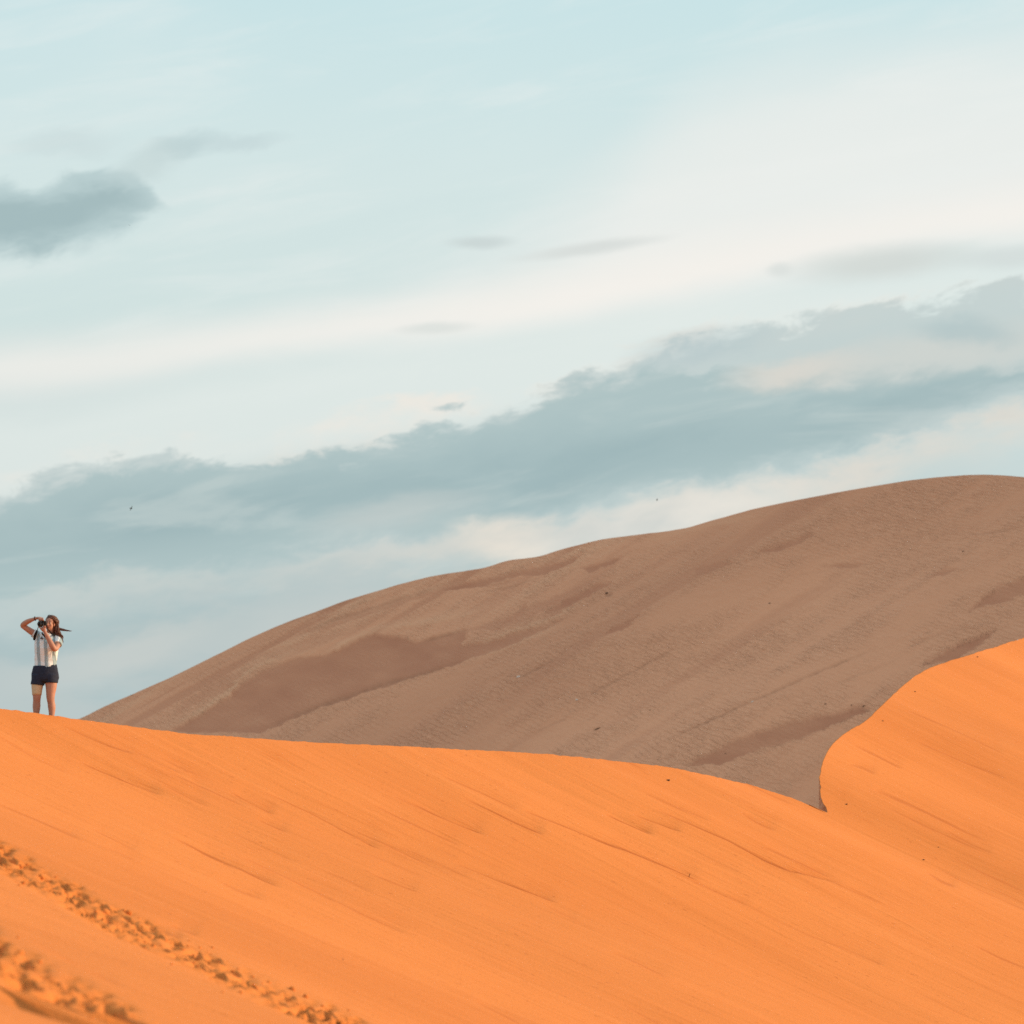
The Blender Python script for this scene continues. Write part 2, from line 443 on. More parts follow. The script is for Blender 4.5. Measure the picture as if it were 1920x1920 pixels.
def face_base(x, y):
    x = np.asarray(x, float); y = np.asarray(y, float)
    z = 2.96 + SY * (y - 57) - SX * (x + 7.3)
    z = z + 0.225 * 5.0 * np.logaddexp(0, (50 - y) / 5.0)
    z = z + 0.06 * (x + 3) * sst(50 - y, 2, 20)
    p = x * 0.5 + y * 0.866; r = x * 0.866 - y * 0.5
    z = z + 0.22 * vnoise(p * 0.13, r * 0.09, 3) + 0.06 * vnoise(p * 0.4, r * 0.12, 5)
    q = np.clip(r + 36, 0, 16); z = z + (0.0024 * q * q + 0.0384 * np.maximum(r + 36 - 16, 0)) * sst(p, 38, 52)      # hollow profile: steepest under the crest
    # the hollow that runs down from the notch, and the swelling on its near side
    z = z - 0.55 * np.exp(-((p - 71.5) / 3.2) ** 2) * sst(-r, 18, 33) + 0.35 * np.exp(-((p - 62) / 6) ** 2)
    return z


def solve_ray(f, u, v, lo, hi):
    a = (u - 960) / FP; b = (HOR - v) / FP
    lo = np.full(np.shape(u), float(lo)); hi = np.full(np.shape(u), float(hi))
    for _ in range(60):
        mid = 0.5 * (lo + hi)
        up = f(a * mid, mid) > b * mid
        hi = np.where(up, mid, hi); lo = np.where(up, lo, mid)
    return a * hi, hi, b * hi


crest_px = np.array([(-160, 1309), (-80, 1317), (0, 1328), (60, 1336), (110, 1343), (150, 1349), (250, 1362), (340, 1374), (430, 1381),
                     (530, 1388), (640, 1394), (750, 1399), (860, 1405), (960, 1410), (1050, 1416), (1150, 1426),
                     (1250, 1438), (1320, 1452), (1400, 1470), (1460, 1488), (1510, 1506), (1540, 1520), (1551, 1526),
                     (1548, 1518), (1541, 1500), (1537, 1478), (1537, 1450), (1542, 1428), (1552, 1407), (1566, 1390),
                     (1590, 1371), (1622, 1352), (1650, 1326), (1680, 1297), (1706, 1275), (1735, 1256), (1770, 1243),
                     (1810, 1230), (1850, 1218), (1890, 1205), (1920, 1196), (1990, 1172), (2080, 1150)], float)


def densify(pts, n):
    s = np.r_[0, np.cumsum(np.hypot(*np.diff(pts, axis=0).T))]
    # Catmull-Rom through the points
    out = []
    q = np.linspace(0, s[-1], n)
    k = np.clip(np.searchsorted(s, q, side='right') - 1, 0, len(pts) - 2)
    t = ((q - s[k]) / (s[k + 1] - s[k]))[:, None]
    P0 = pts[np.maximum(k - 1, 0)]; P1 = pts[k]; P2 = pts[k + 1]; P3 = pts[np.minimum(k + 2, len(pts) - 1)]
    d1 = (s[k + 1] - s[k])[:, None]
    d0 = (s[np.maximum(k, 1)] - s[np.maximum(k, 1) - 1])[:, None]
    d2 = (s[np.minimum(k + 2, len(pts) - 1)] - s[np.minimum(k + 2, len(pts) - 1) - 1])[:, None]
    d2 = np.where(d2 <= 0, d1, d2)
    m1 = (P2 - P0) / (d0 + d1) * d1; m2 = (P3 - P1) / (d1 + d2) * d1
    return ((2 * t**3 - 3 * t**2 + 1) * P1 + (t**3 - 2 * t**2 + t) * m1 + (-2 * t**3 + 3 * t**2) * P2 + (t**3 - t**2) * m2)


cp = densify(crest_px, 4000)
# small raggedness of the windblown edge, stronger at the notch
rag = np.exp(-((cp[:, 0] - 1545) / 30) ** 2) * (cp[:, 1] > 1425)
cp[:, 1] += 1.3 * fbm(cp[:, 0] * 0.06, cp[:, 1] * 0.01, 3, 11) + 0.9 * fbm(cp[:, 0] * 0.2, cp[:, 1] * 0.05, 3, 12)
cp[:, 0] += rag * 3.5 * fbm(cp[:, 1] * 0.16, cp[:, 0] * 0.01, 3, 13)
cx, cy, cz = solve_ray(face_base, cp[:, 0], cp[:, 1], 5, 600)
# continue the crest beyond the frame on both sides
e0 = np.array([cx[0], cy[0]]); kk = np.linspace(3.6, 0.01, 120)
ext0 = e0 + kk[:, None] * np.array([-11.0, -15.8])
e1 = np.array([cx[-1], cy[-1]]); kk = np.linspace(0.02, 1.2, 60)
ext1 = e1 + kk[:, None] * np.array([14.0, 50.0])
crest = np.vstack([ext0, np.stack([cx, cy], 1), ext1])
pc = crest @ np.array([0.5, 0.866]); rc = crest @ np.array([0.866, -0.5])
order = np.argsort(pc); pc_s, rc_s = pc[order], rc[order]
# columns across the fall line, finest where the tracks run
SEAM = 38.5
cols_a = np.concatenate([np.arange(-25, 17, 1.5), np.linspace(17, SEAM, 700)])
cols_b = np.concatenate([np.linspace(SEAM, 44, 150), np.arange(44.03, 72.5, 0.028), np.arange(72.5, 92, 0.06), np.arange(92, 125, 0.11), np.arange(125, pc.max() - 0.5, 1.5)])
r_mid = np.arange(10, 23, 0.042)
rows_fa = np.concatenate([[0, 0.02, 0.05, 0.09], np.arange(0.14, 10, 0.085), r_mid, np.arange(23, 34, 0.5), np.arange(34, 110, 3.0)])
rows_fb = np.concatenate([[0, 0.02, 0.05, 0.09], np.arange(0.14, 10, 0.085), r_mid[::4], np.arange(23, 34, 0.5), np.arange(34, 110, 3.0)])
rows_l = np.concatenate([np.arange(40, 4, -2.0), np.arange(4, 1.4, -0.3), np.arange(1.4, 0.1, -0.08), [0.09, 0.05, 0.025]])


def pr2xy(p, r):
    return 0.5 * p + 0.866 * r, 0.866 * p - 0.5 * r


def flat_grid(cols, rows):
    P, T = np.meshgrid(cols, rows)
    return P.ravel(), T.ravel(), (np.interp(cols, pc_s, rc_s)[None, :] + T).ravel()


ga = flat_grid(cols_a, rows_fa); gb = flat_grid(cols_b, rows_fb); na = len(ga[0])
Pm, Tf, Rf = (np.concatenate(q) for q in zip(ga, gb))
Xf, Yf = pr2xy(Pm, Rf)
Zf = face_base(Xf, Yf)
Uf = 960 + FP * Xf / np.maximum(Yf, 3); Vf = HOR - FP * Zf / np.maximum(Yf, 3)
vis = Yf > 14
# streak lines left by sliding sand (photo positions projected on the face)
streaks = [
    [(773, 1507), (846, 1540), (904, 1563)], [(871, 1496), (970, 1543), (1017, 1563)],
    [(984, 1521), (1065, 1551), (1174, 1594), (1269, 1634), (1305, 1650)], [(1138, 1527), (1221, 1565)],
    [(1232, 1517), (1300, 1545), (1365, 1574), (1429, 1609), (1481, 1632), (1574, 1653)],
    [(507, 1491), (583, 1524), (675, 1573), (705, 1590)], [(437, 1486), (474, 1508), (510, 1526)],
    [(485, 1537), (535, 1560)], [(120, 1360), (200, 1395), (250, 1414)], [(150, 1430), (235, 1465), (300, 1490)],
    [(330, 1575), (440, 1625), (520, 1662)], [(560, 1655), (680, 1715), (760, 1750)], [(1190, 1528), (1275, 1558)],
    [(860, 1620), (960, 1660), (1040, 1690)], [(1780, 1605), (1850, 1640), (1920, 1672)], [(1550, 1502), (1585, 1520), (1640, 1548)],
    [(1700, 1330), (1800, 1375), (1880, 1412)], [(1640, 1480), (1740, 1525), (1850, 1580)], [(300, 1420), (365, 1450), (372, 1496)],
    [(1380, 1690), (1520, 1755), (1640, 1800)], [(700, 1640), (780, 1672)], [(1600, 1395), (1690, 1440)]]
srng = random.Random(12)
for _ in range(70):
    u0 = srng.uniform(-20, 1900); v0 = srng.uniform(1360, 1900)
    ln_ = srng.uniform(40, 190); sl = srng.uniform(0.40, 0.52)
    streaks.append([(u0, v0), (u0 + ln_ * .5, v0 + ln_ * .5 * sl + srng.uniform(-3, 3)), (u0 + ln_, v0 + ln_ * sl)])
lineA = np.zeros_like(Xf); roughA = np.zeros_like(Xf); dz = np.zeros_like(Xf)
jit = 4.0 * fbm(Pm * 1.3, Rf * 0.5, 3, 21)
for k, pts in enumerate(streaks):
    us = [q[0] for q in pts]; vs = [q[1] for q in pts]
    m = vis & (Uf > min(us) - 70) & (Uf < max(us) + 70) & (Vf > min(vs) - 60) & (Vf < max(vs) + 60)
    if not m.any(): continue
    dd, fr, sd = seg_dist(Uf[m] + jit[m] * 0.3, Vf[m] + jit[m], pts)
    amp = 1.0 if k < 6 else (0.35 + 0.65 * abs(math.sin(k * 2.3))) * (0.55 if k > 13 else 1) if k < 22 else 0.12 + 0.4 * abs(math.sin(k * 1.7)) ** 2
    taper = np.sqrt(np.clip(fr * 4, 0, 1) * np.clip((1 - fr) * 5, 0, 1))
    lw = np.exp(-(dd / 1.9) ** 2) * taper * amp
    lineA[m] = np.maximum(lineA[m], lw)
    up = sd < 0
    # a low scarp: sand on the upper side of the line has slumped
    dz[m] -= 0.028 * amp * taper * np.where(up, np.exp(-dd / 14), np.exp(-(dd / 1.5) ** 2))
    fan = np.where(up, np.exp(-(dd / (5 + 22 * fr)) ** 2), np.exp(-(dd / 3) ** 2)) * fr * amp
    roughA[m] = np.maximum(roughA[m], fan * np.clip((1 - fr) * 8, 0, 1))
for (u, v, ru, rv) in ((700, 1545, 60, 16), (730, 1590, 50, 14), (300, 1450, 80, 20), (1440, 1600, 50, 20), (1200, 1600, 70, 16), (1285, 1640, 40, 14),
                       (520, 1420, 60, 14), (240, 1400, 60, 12), (1800, 1400, 80, 22), (1580, 1490, 14, 14), (350, 1440, 50, 14)):
    g = np.exp(-(((Uf - u) * 0.91 + (Vf - v) * 0.41) / ru) ** 2 - ((-(Uf - u) * 0.41 + (Vf - v) * 0.91) / rv) ** 2)
    roughA = np.maximum(roughA, np.where(vis, 0.55 * g, 0))
dz += roughA * 0.012 * fbm(Pm * 6, Rf * 2.2, 3, 31)
# thin parallel runnels over the whole face
dz += 0.012 * fbm(Pm * 2.2, Rf * 0.22, 3, 41) + 0.006 * fbm(Pm * 7, Rf * 0.9, 2, 43)
Zf = Zf + dz * sst(Tf, 0.0, 0.5)
# disturbed tracks in the foreground
trk1 = [(-90, 1560), (0, 1605), (90, 1655), (190, 1712), (300, 1765), (400, 1812), (500, 1860), (600, 1903), (680, 1940), (760, 1980)]
trk2 = [(-120, 1690), (0, 1795), (90, 1850), (190, 1905), (300, 1965)]
rng = np.random.default_rng(7)
track = np.zeros_like(Xf)
clod_px = []
for ti, (tr, wd, amp) in enumerate(((trk1, 17, 1.0), (trk2, 29, 1.05))):
    m = vis & (Uf > -200) & (Uf < 900) & (Vf > 1500) & (Vf < 2050)
    dd, fr, sd = seg_dist(Uf[m], Vf[m], tr)
    off = sd * dd
    band = sst(dd, wd * 1.9, wd * 0.5)
    nz = fbm(Uf[m] / (wd * 0.55), Vf[m] / (wd * 0.42), 4, 51 + ti)
    nz2 = fbm(Uf[m] / (wd * 0.62), Vf[m] / (wd * 0.28), 4, 57 + ti)
    nz3 = fbm(Uf[m] / (wd * 0.16), Vf[m] / (wd * 0.12), 2, 67 + ti)
    patchy = sst(fbm(Uf[m] / (wd * 2.2), Vf[m] / (wd * 1.6), 2, 61 + ti), -0.2, 0.3)
    hh = band * amp * (-0.035 + 0.05 * np.minimum(nz, 0.25) + patchy * (0.03 * nz2 + 0.015 * nz3 - 0.42 * np.clip(-nz2 - 0.16, 0, 1) - 0.22 * np.clip(-nz3 - 0.25, 0, 1)))
    tp = np.array(tr, float)
    ln = np.r_[0, np.cumsum(np.hypot(*np.diff(tp, axis=0).T))]
    step = wd * 1.15
    Um, Vm = Uf[m], Vf[m]
    for j, q in enumerate(np.arange(0, ln[-1], step)):
        px_ = np.interp(q, ln, tp[:, 0]); py_ = np.interp(q, ln, tp[:, 1])
        sgn = 1 if j % 2 else -1
        px_ += -sgn * wd * 0.25 + rng.normal(0, 3); py_ += sgn * wd * 0.5 + rng.normal(0, 3)
        ru, rv = wd * rng.uniform(0.35, 0.8), wd * rng.uniform(0.14, 0.30)
        e = np.sqrt((((Um - px_) * 0.88 + (Vm - py_) * 0.47) / ru) ** 2 + ((-(Um - px_) * 0.47 + (Vm - py_) * 0.88) / rv) ** 2)
        hh += amp * (-0.13 * sst(e, 1.1, 0.45) + 0.030 * np.exp(-((e - 1.35) / 0.3) ** 2)) * rng.uniform(0.6, 1.15)
        for _ in range(4):
            clod_px.append((px_ + rng.normal(0, wd * 0.8), py_ + rng.normal(0, wd * 0.62), ti))
    dzt = np.zeros_like(Xf); dzt[m] = hh
    Zf = Zf + dzt
    tb = np.zeros_like(Xf); tb[m] = band; track = np.maximum(track, tb)
Zf = smax(Zf, GROUND + 0.3, 1.0)
# lee side, hidden behind the crest; trodden shelf where the photographer stands
W_U = 86.0
wx, wy, wz = solve_ray(face_base, np.array([W_U]), np.array([1340.0]), 5, 600)
wx, wy, wz = float(wx[0]), float(wy[0]), float(wz[0])
WP = wx * 0.5 + wy * 0.866; WR = wx * 0.866 - wy * 0.5
def lee_drop(p, t):
    plain = 0.16 * t + (0.38 + 0.3 * sst(p, 66, 71)) * np.maximum(t - 0.12, 0)
    shelf = 0.22 * sst(t, 0.05, 0.45) + 0.50 * np.maximum(t - 1.3, 0)
    w = np.exp(-((p - WP) / 1.2) ** 4)
    return plain * (1 - w) + shelf * w


def lee_block(cols):
    rcol = np.interp(cols, pc_s, rc_s)
    Xc, Yc = pr2xy(cols, rcol); Zc = face_base(Xc, Yc)
    Pl, Tl = np.meshgrid(cols, rows_l)
    w = sst(cols, 60, 69); rad = np.hypot(Xc, Yc)
    dx = (1 - w) * -0.866 + w * Xc / rad; dy = (1 - w) * 0.5 + w * Yc / rad       # the lee swings round with the ridge
    Xl = Xc[None, :] + Tl * dx[None, :]; Yl = Yc[None, :] + Tl * dy[None, :]
    return Xl, Yl, smax(Zc[None, :] - lee_drop(Pl, Tl), GROUND + 0.3, 1.0)


blocks = []; o0 = 0
for cc, rr, n0, n1 in ((cols_a, rows_fa, 0, na), (cols_b, rows_fb, na, len(Pm))):
    Xl, Yl, Zl = lee_block(cc); shp = (len(rr), len(cc)); zl0 = np.zeros_like(Xl)
    blocks.append([np.vstack([l, f[n0:n1].reshape(shp)]) for l, f in ((Xl, Xf), (Yl, Yf), (Zl, Zf), (zl0, lineA), (zl0, roughA))])
near = grid_obj('sunlit_dune', blocks, [M_NEAR, M_FAR], ['line', 'rough'], len(rows_l) - 1)  # lee by the notch takes the shade-toned copy of the sand
tag(near, 'orange sunlit dune face with sharp curving crest in the foreground', None, None, 'structure')


_sel = np.nonzero((Yf > 10) & (Yf < 220) & (np.abs(Uf - 960) < 1300))[0]
_nu = 960 + FP * Xf[_sel] / Yf[_sel]; _nv = HOR - FP * Zf[_sel] / Yf[_sel]


def near_hit(u, v):
    """point of the finished face (tracks and slumps included) seen at a photo position"""
    k = _sel[np.argmin((_nu - u) ** 2 + (_nv - v) ** 2)]
    return Vector((float(Xf[k]), float(Yf[k]), float(Zf[k])))


# ------------------------------------------------------------------ terrain: the far dune in its own shade
def far_base(x, y):
    x = np.asarray(x, float); y = np.asarray(y, float)
    z = -60.0 + 0.375 * y + 0.375 * x
    z = z + 1.6 * vnoise(x * 0.028, y * 0.028, 61) + 0.6 * vnoise((x - y) * 0.07, (x + y) * 0.025, 63)
    return z


far_px = np.array([(-500, 1560), (-250, 1490), (-50, 1427), (80, 1378), (150, 1347), (200, 1323), (260, 1297), (340, 1261), (410, 1226), (470, 1196),
                   (520, 1174), (580, 1151), (640, 1129), (700, 1110), (760, 1093), (810, 1080), (860, 1072), (905, 1065), (955, 1051),
                   (1010, 1043), (1050, 1031), (1090, 1020), (1130, 1011), (1190, 1003), (1280, 991), (1340, 975), (1420, 953),
                   (1500, 936), (1600, 918), (1700, 902), (1780, 893), (1840, 890), (1890, 892), (1960, 899), (2080, 920), (2300, 975), (2600, 1080)], float)
fp = densify(far_px, 1100)
fp[:, 1] += 0.9 * fbm(fp[:, 0] * 0.02, fp[:, 0] * 0, 3, 71)
fx, fy, fz = solve_ray(far_base, fp[:, 0], fp[:, 1], 60, 900)
frow = np.concatenate([[0, 0.05, 0.12, 0.25], np.linspace(0.45, 110, 520)])
T2, FX = np.meshgrid(frow, fx, indexing='ij'); _, FY = np.meshgrid(frow, fy, indexing='ij')
X2 = FX - 0.55 * T2 * 0.6; Y2 = FY - 0.835 * T2
Z2 = far_base(X2, Y2)
U2 = 960 + FP * X2 / Y2; V2 = HOR - FP * Z2 / Y2
patches = [
    ([(319, 1372), (434, 1306), (448, 1284), (488, 1261), (549, 1234), (617, 1225), (705, 1184), (719, 1190), (742, 1191), (784, 1202),
      (879, 1178), (862, 1212), (933, 1197), (987, 1184), (1051, 1163), (1038, 1170), (953, 1211), (872, 1238), (800, 1260),
      (750, 1276), (640, 1312), (573, 1335), (488, 1372)], .84),
    ([(1017, 1150), (1065, 1119), (1119, 1092), (1143, 1092), (1088, 1123), (1038, 1146)], .9),
    ([(933, 1173), (960, 1150), (987, 1134), (984, 1146), (953, 1167)], .8),
    ([(1122, 1194), (1156, 1170), (1198, 1153), (1170, 1177)], .85),
    ([(818, 1106), (902, 1085), (1031, 1058), (1088, 1041), (1071, 1055), (1021, 1075), (953, 1082), (885, 1102)], .85),
    ([(1088, 1065), (1166, 1043), (1149, 1055), (1105, 1072)], .9),
    ([(1419, 1036), (1481, 1012), (1524, 999), (1494, 1018), (1455, 1033)], .8),
    ([(1300, 1067), (1342, 1052), (1371, 1054), (1332, 1073), (1300, 1083)], .6),
    ([(1817, 1144), (1865, 1105), (1925, 1080), (1990, 1060), (1990, 1090), (1925, 1112), (1865, 1131)], .8),
    ([(1729, 1247), (1784, 1212), (1868, 1180), (1833, 1209), (1784, 1238)], .9),
    ([(1290, 1432), (1371, 1390), (1445, 1364), (1526, 1344), (1616, 1322), (1626, 1331), (1558, 1357), (1494, 1383), (1429, 1402), (1350, 1430)], .9),
    ([(880, 1180), (960, 1152), (1040, 1118), (1100, 1088), (1166, 1050), (1120, 1085), (1060, 1122), (990, 1160), (930, 1182)], .45),
    ([(330, 1340), (430, 1290), (470, 1250), (420, 1270), (340, 1318)], .4),
    ([(556, 1190), (640, 1158), (760, 1118), (860, 1092), (800, 1118), (700, 1150), (620, 1178)], .5),
    ([(480, 1225), (560, 1205), (640, 1180), (720, 1150), (680, 1178), (600, 1210), (520, 1238)], .35),
    ([(1540, 1062), (1580, 1055), (1618, 1057), (1600, 1064)], .6),
    ([(1735, 1083), (1770, 1068), (1795, 1066), (1770, 1078)], .6),
    ([(1010, 1165), (1040, 1140), (1068, 1128), (1050, 1150)], .5),
    ([(905, 1098), (960, 1088), (1000, 1078), (950, 1096)], .5)]
far_lines = [
    ([(480, 1369), (573, 1331), (640, 1306), (720, 1279), (800, 1258), (880, 1233)], 5.0, .9),
    ([(1240, 1392), (1300, 1365), (1365, 1335), (1410, 1314), (1494, 1277), (1574, 1244), (1645, 1215)], 2.2, .75),
    ([(1078, 1317), (1156, 1275), (1224, 1238), (1275, 1211)], 2.2, .6),
    ([(970, 1273), (1014, 1248), (1040, 1236)], 2.5, .7),
    ([(470, 1193), (556, 1160), (624, 1137), (700, 1113)], 2.5, .5),
    ([(560, 1188), (624, 1162), (720, 1132), (800, 1108), (857, 1082)], 2.5, .45),
    ([(784, 1202), (830, 1190), (879, 1178)], 2.0, .7),
    ([(1134, 1117), (1150, 1110)], 3.0, .8), ([(1110, 1370), (1128, 1361)], 1.8, .9),
    ([(900, 1110), (950, 1102), (1020, 1080)], 2.0, .5), ([(1800, 1003), (1850, 1000), (1890, 993), (1925, 985)], 2.2, .5),
    ([(1690, 1220), (1745, 1195), (1800, 1170)], 1.8, .5), ([(1560, 1285), (1620, 1262), (1700, 1228)], 1.8, .35),
    ([(1000, 1375), (1040, 1355), (1065, 1345)], 1.6, .5), ([(1440, 1085), (1520, 1075), (1600, 1060)], 2, .2),
    ([(1380, 1425), (1450, 1400), (1540, 1368), (1630, 1330)], 3, .35)]
pale_lines = [
    ([(300, 1374), (380, 1335), (432, 1300), (455, 1270), (490, 1250), (540, 1226), (600, 1200)], 8, .8),
    ([(612, 1224), (660, 1204), (708, 1182), (740, 1165)], 7, .8), ([(600, 1178), (690, 1147), (790, 1112), (870, 1092)], 6, .6),
    ([(700, 1185), (780, 1172), (850, 1160), (920, 1140)], 11, .55), ([(560, 1172), (650, 1140), (740, 1110)], 5, .6),
    ([(440, 1366), (480, 1350), (520, 1330)], 4, .5), ([(470, 1232), (520, 1215), (580, 1190)], 5, .5),
    ([(880, 1215), (930, 1196), (985, 1180), (1050, 1155), (1100, 1128)], 6, .6), ([(860, 1246), (930, 1222), (1000, 1196), (1060, 1172)], 9, .5),
    ([(1000, 1062), (1080, 1036), (1160, 1020)], 6, .5), ([(1200, 1020), (1320, 990), (1440, 962)], 10, .35)]
lightF = np.zeros_like(X2)
patchA = np.zeros_like(X2); lineF = np.zeros_like(X2); dz2 = np.zeros_like(X2)
ju = 7 * fbm(U2 / 26, V2 / 9, 4, 81) + 5 * fbm(U2 / 8, V2 / 4, 3, 181); jv = 3 * fbm(U2 / 26, V2 / 9, 4, 83) + 2.2 * fbm(U2 / 8, V2 / 4, 3, 183)
for pts, amp in patches:
    us = [q[0] for q in pts]; vs = [q[1] for q in pts]
    m = (U2 > min(us) - 25) & (U2 < max(us) + 25) & (V2 > min(vs) - 25) & (V2 < max(vs) + 25)
    if not m.any(): continue
    sd = poly_sd(U2[m] + ju[m], V2[m] + jv[m], pts)
    mk = min(1.0, amp * 1.15) * sst(sd, 3.2, -2.6) * (0.82 + 0.35 * fbm(U2[m] / 60, V2[m] / 25, 3, 84))
    patchA[m] = np.maximum(patchA[m], mk)
for pts, w, amp in far_lines:
    us = [q[0] for q in pts]; vs = [q[1] for q in pts]
    m = (U2 > min(us) - 25) & (U2 < max(us) + 25) & (V2 > min(vs) - 25) & (V2 < max(vs) + 25)
    dd, fr, sd = seg_dist(U2[m] + ju[m] * 0.35, V2[m] + jv[m] * 0.4, pts)
    lineF[m] = np.maximum(lineF[m], amp * np.exp(-(dd / w) ** 2) * np.clip(fr * 6, 0, 1) * np.clip((1 - fr) * 6, 0, 1)
                          * (0.7 + 0.5 * fbm(U2[m] / 9, V2[m] / 9, 2, 85)))
for pts, w, amp in pale_lines:
    us = [q[0] for q in pts]; vs = [q[1] for q in pts]
    m = (U2 > min(us) - 25) & (U2 < max(us) + 25) & (V2 > min(vs) - 25) & (V2 < max(vs) + 25)
    dd, fr, sd = seg_dist(U2[m] + ju[m] * 0.6, V2[m] + jv[m] * 0.9, pts)
    lightF[m] = np.maximum(lightF[m], amp * np.where(sd > 0, sst(dd, w * .5, 0), sst(dd, w * 1.8, 0)) * np.clip(fr * 6, 0, 1) * np.clip((1 - fr) * 4, 0, 1))
# generic slumped tongues elsewhere on the slope
g = fbm((X2 - Y2) * 0.16, (X2 + Y2) * 0.02, 4, 87)
patchA = np.maximum(patchA, 0.35 * sst(g, 0.30, 0.55))
g2 = fbm((X2 - Y2) * 0.5, (X2 + Y2) * 0.035, 4, 187)
upper = sst(V2 - np.interp(U2, far_px[:, 0], far_px[:, 1]), 130, 20)
patchA = np.maximum(patchA, 0.55 * upper * sst(g2, 0.12, 0.42) * sst(U2, 1500, 900))
lightF = np.maximum(lightF, 0.45 * upper * sst(-g2, 0.15, 0.45) * sst(U2, 1500, 900)) * (1 - patchA)
dz2 += -0.14 * patchA - 0.10 * lineF + 0.10 * lightF
dz2 += 0.05 * (1 - patchA) * fbm(X2 * 1.6, (Y2 * 0.5 + Z2 * 1.2) * 1.6, 3, 89)
Z2 = Z2 + dz2 * sst(T2, 0, 1.5)
Z2 = smax(Z2, GROUND + 0.3, 1.2)
brow = np.array([70, 50, 35, 22, 14, 8, 4, 2, 1, 0.4, 0.15])
T3, FX3 = np.meshgrid(brow, fx, indexing='ij'); _, FY3 = np.meshgrid(brow, fy, indexing='ij'); _, FZ3 = np.meshgrid(brow, fz, indexing='ij')
X3 = FX3 + 0.25 * T3; Y3 = FY3 + 0.97 * T3; Z3 = smax(FZ3 - 0.02 * T3 - 0.28 * np.maximum(T3 - 1.0, 0), GROUND + 0.3, 1.2)
z0 = np.zeros_like(X3)
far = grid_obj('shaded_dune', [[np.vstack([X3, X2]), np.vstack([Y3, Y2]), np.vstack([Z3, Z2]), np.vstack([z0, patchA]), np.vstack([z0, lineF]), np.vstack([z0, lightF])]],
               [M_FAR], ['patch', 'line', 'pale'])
tag(far, 'large brown dune in shade with slumped sand tongues behind the orange crest', None, None, 'structure')

# flat sand to the horizon
n = 72
gv = [(0, 100, GROUND - 0.2)]; gf = []
for k, rad in enumerate((120, 400, 1500, 7000)):
    for j in range(n):
        a = 2 * math.pi * j / n
        gv.append((rad * math.cos(a), 100 + rad * math.sin(a), GROUND - 0.2))
for j in range(n): gf.append((0, 1 + j, 1 + (j + 1) % n))
for k in range(3):
    for j in range(n):
        a0 = 1 + k * n + j; a1 = 1 + k * n + (j + 1) % n
        gf.append((a0, a0 + n, a1 + n, a1))
ground = mesh_obj('ground', gv, gf, M_NEAR)
tag(ground, 'flat sandy ground around the dunes', None, None, 'structure')


_fu = 960 + FP * X2 / Y2; _fv = HOR - FP * Z2 / Y2


def far_hit(u, v):
    k = np.argmin((_fu - u) ** 2 + (_fv - v) ** 2)
    return Vector((float(X2.ravel()[k]), float(Y2.ravel()[k]), float(Z2.ravel()[k])))


# ------------------------------------------------------------------ plain materials
def plain(name, color, rough=0.8, spec=0.3, var=0.0, scale=30, color2=None, sss=0.0):
    mt = bpy.data.materials.new(name); mt.use_nodes = True
    t = mt.node_tree; bs = t.nodes['Principled BSDF']; S = NT(t)
    bs.inputs['Roughness'].default_value = rough; bs.inputs['Specular IOR Level'].default_value = spec
    tcs = t.nodes.new('ShaderNodeTexCoord')
    nz = S.noise(tcs.outputs['Object'], scale, 4, 0.6)
    c2 = color2 or tuple(c * (1 - var) for c in color)
    c = S.mix(S.sstep(nz, 0.35, 0.65), (*color, 1), (*c2, 1))
    t.links.new(c, bs.inputs['Base Color'])
    if sss:
        bs.inputs['Subsurface Weight'].default_value = sss; bs.inputs['Subsurface Radius'].default_value = (0.02, 0.008, 0.004)
        bs.inputs['Subsurface Scale'].default_value = 0.5
    return mt


M_SKIN = plain('skin', (0.46, 0.245, 0.18), 0.55, 0.35, 0.14, 14)
M_HAIR = plain('auburn_hair', (0.12, 0.042, 0.022), 0.45, 0.4, 0.5, 60)
M_SHORT = plain('navy_cloth', (0.026, 0.036, 0.066), 0.85, 0.2, 0.25, 40)
M_WRAP = plain('beige_bandage', (0.62, 0.50, 0.33), 0.9, 0.15, 0.12, 60)
M_BLACK = plain('black_plastic', (0.012, 0.013, 0.014), 0.45, 0.4, 0.2, 80)
M_GLASS = plain('lens_coating', (0.006, 0.012, 0.016), 0.08, 0.6, 0.2, 80)
M_STRAP = plain('black_webbing', (0.012, 0.012, 0.013), 0.8, 0.2, 0.3, 80)
M_LIP = plain('lips', (0.42, 0.14, 0.11), 0.5, 0.4, 0.1, 40)
M_EYEW = plain('eye_white', (0.7, 0.68, 0.66), 0.3, 0.4, 0.05, 40)
M_IRIS = plain('iris', (0.03, 0.018, 0.012), 0.2, 0.5, 0.1, 40)
M_SHOE = plain('dark_shoe', (0.05, 0.045, 0.045), 0.8, 0.2, 0.2, 40)
M_BIRD = plain('dark_plumage', (0.014, 0.016, 0.018), 0.8, 0.2, 0.3, 30)
M_STONE = plain('dark_stone', (0.13, 0.075, 0.05), 0.9, 0.2, 0.5, 25)
M_PALE = plain('pale_stone', (0.82, 0.78, 0.72), 0.9, 0.2, 0.3, 25)
M_WOOD = plain('dry_twig', (0.10, 0.055, 0.03), 0.9, 0.15, 0.4, 40)


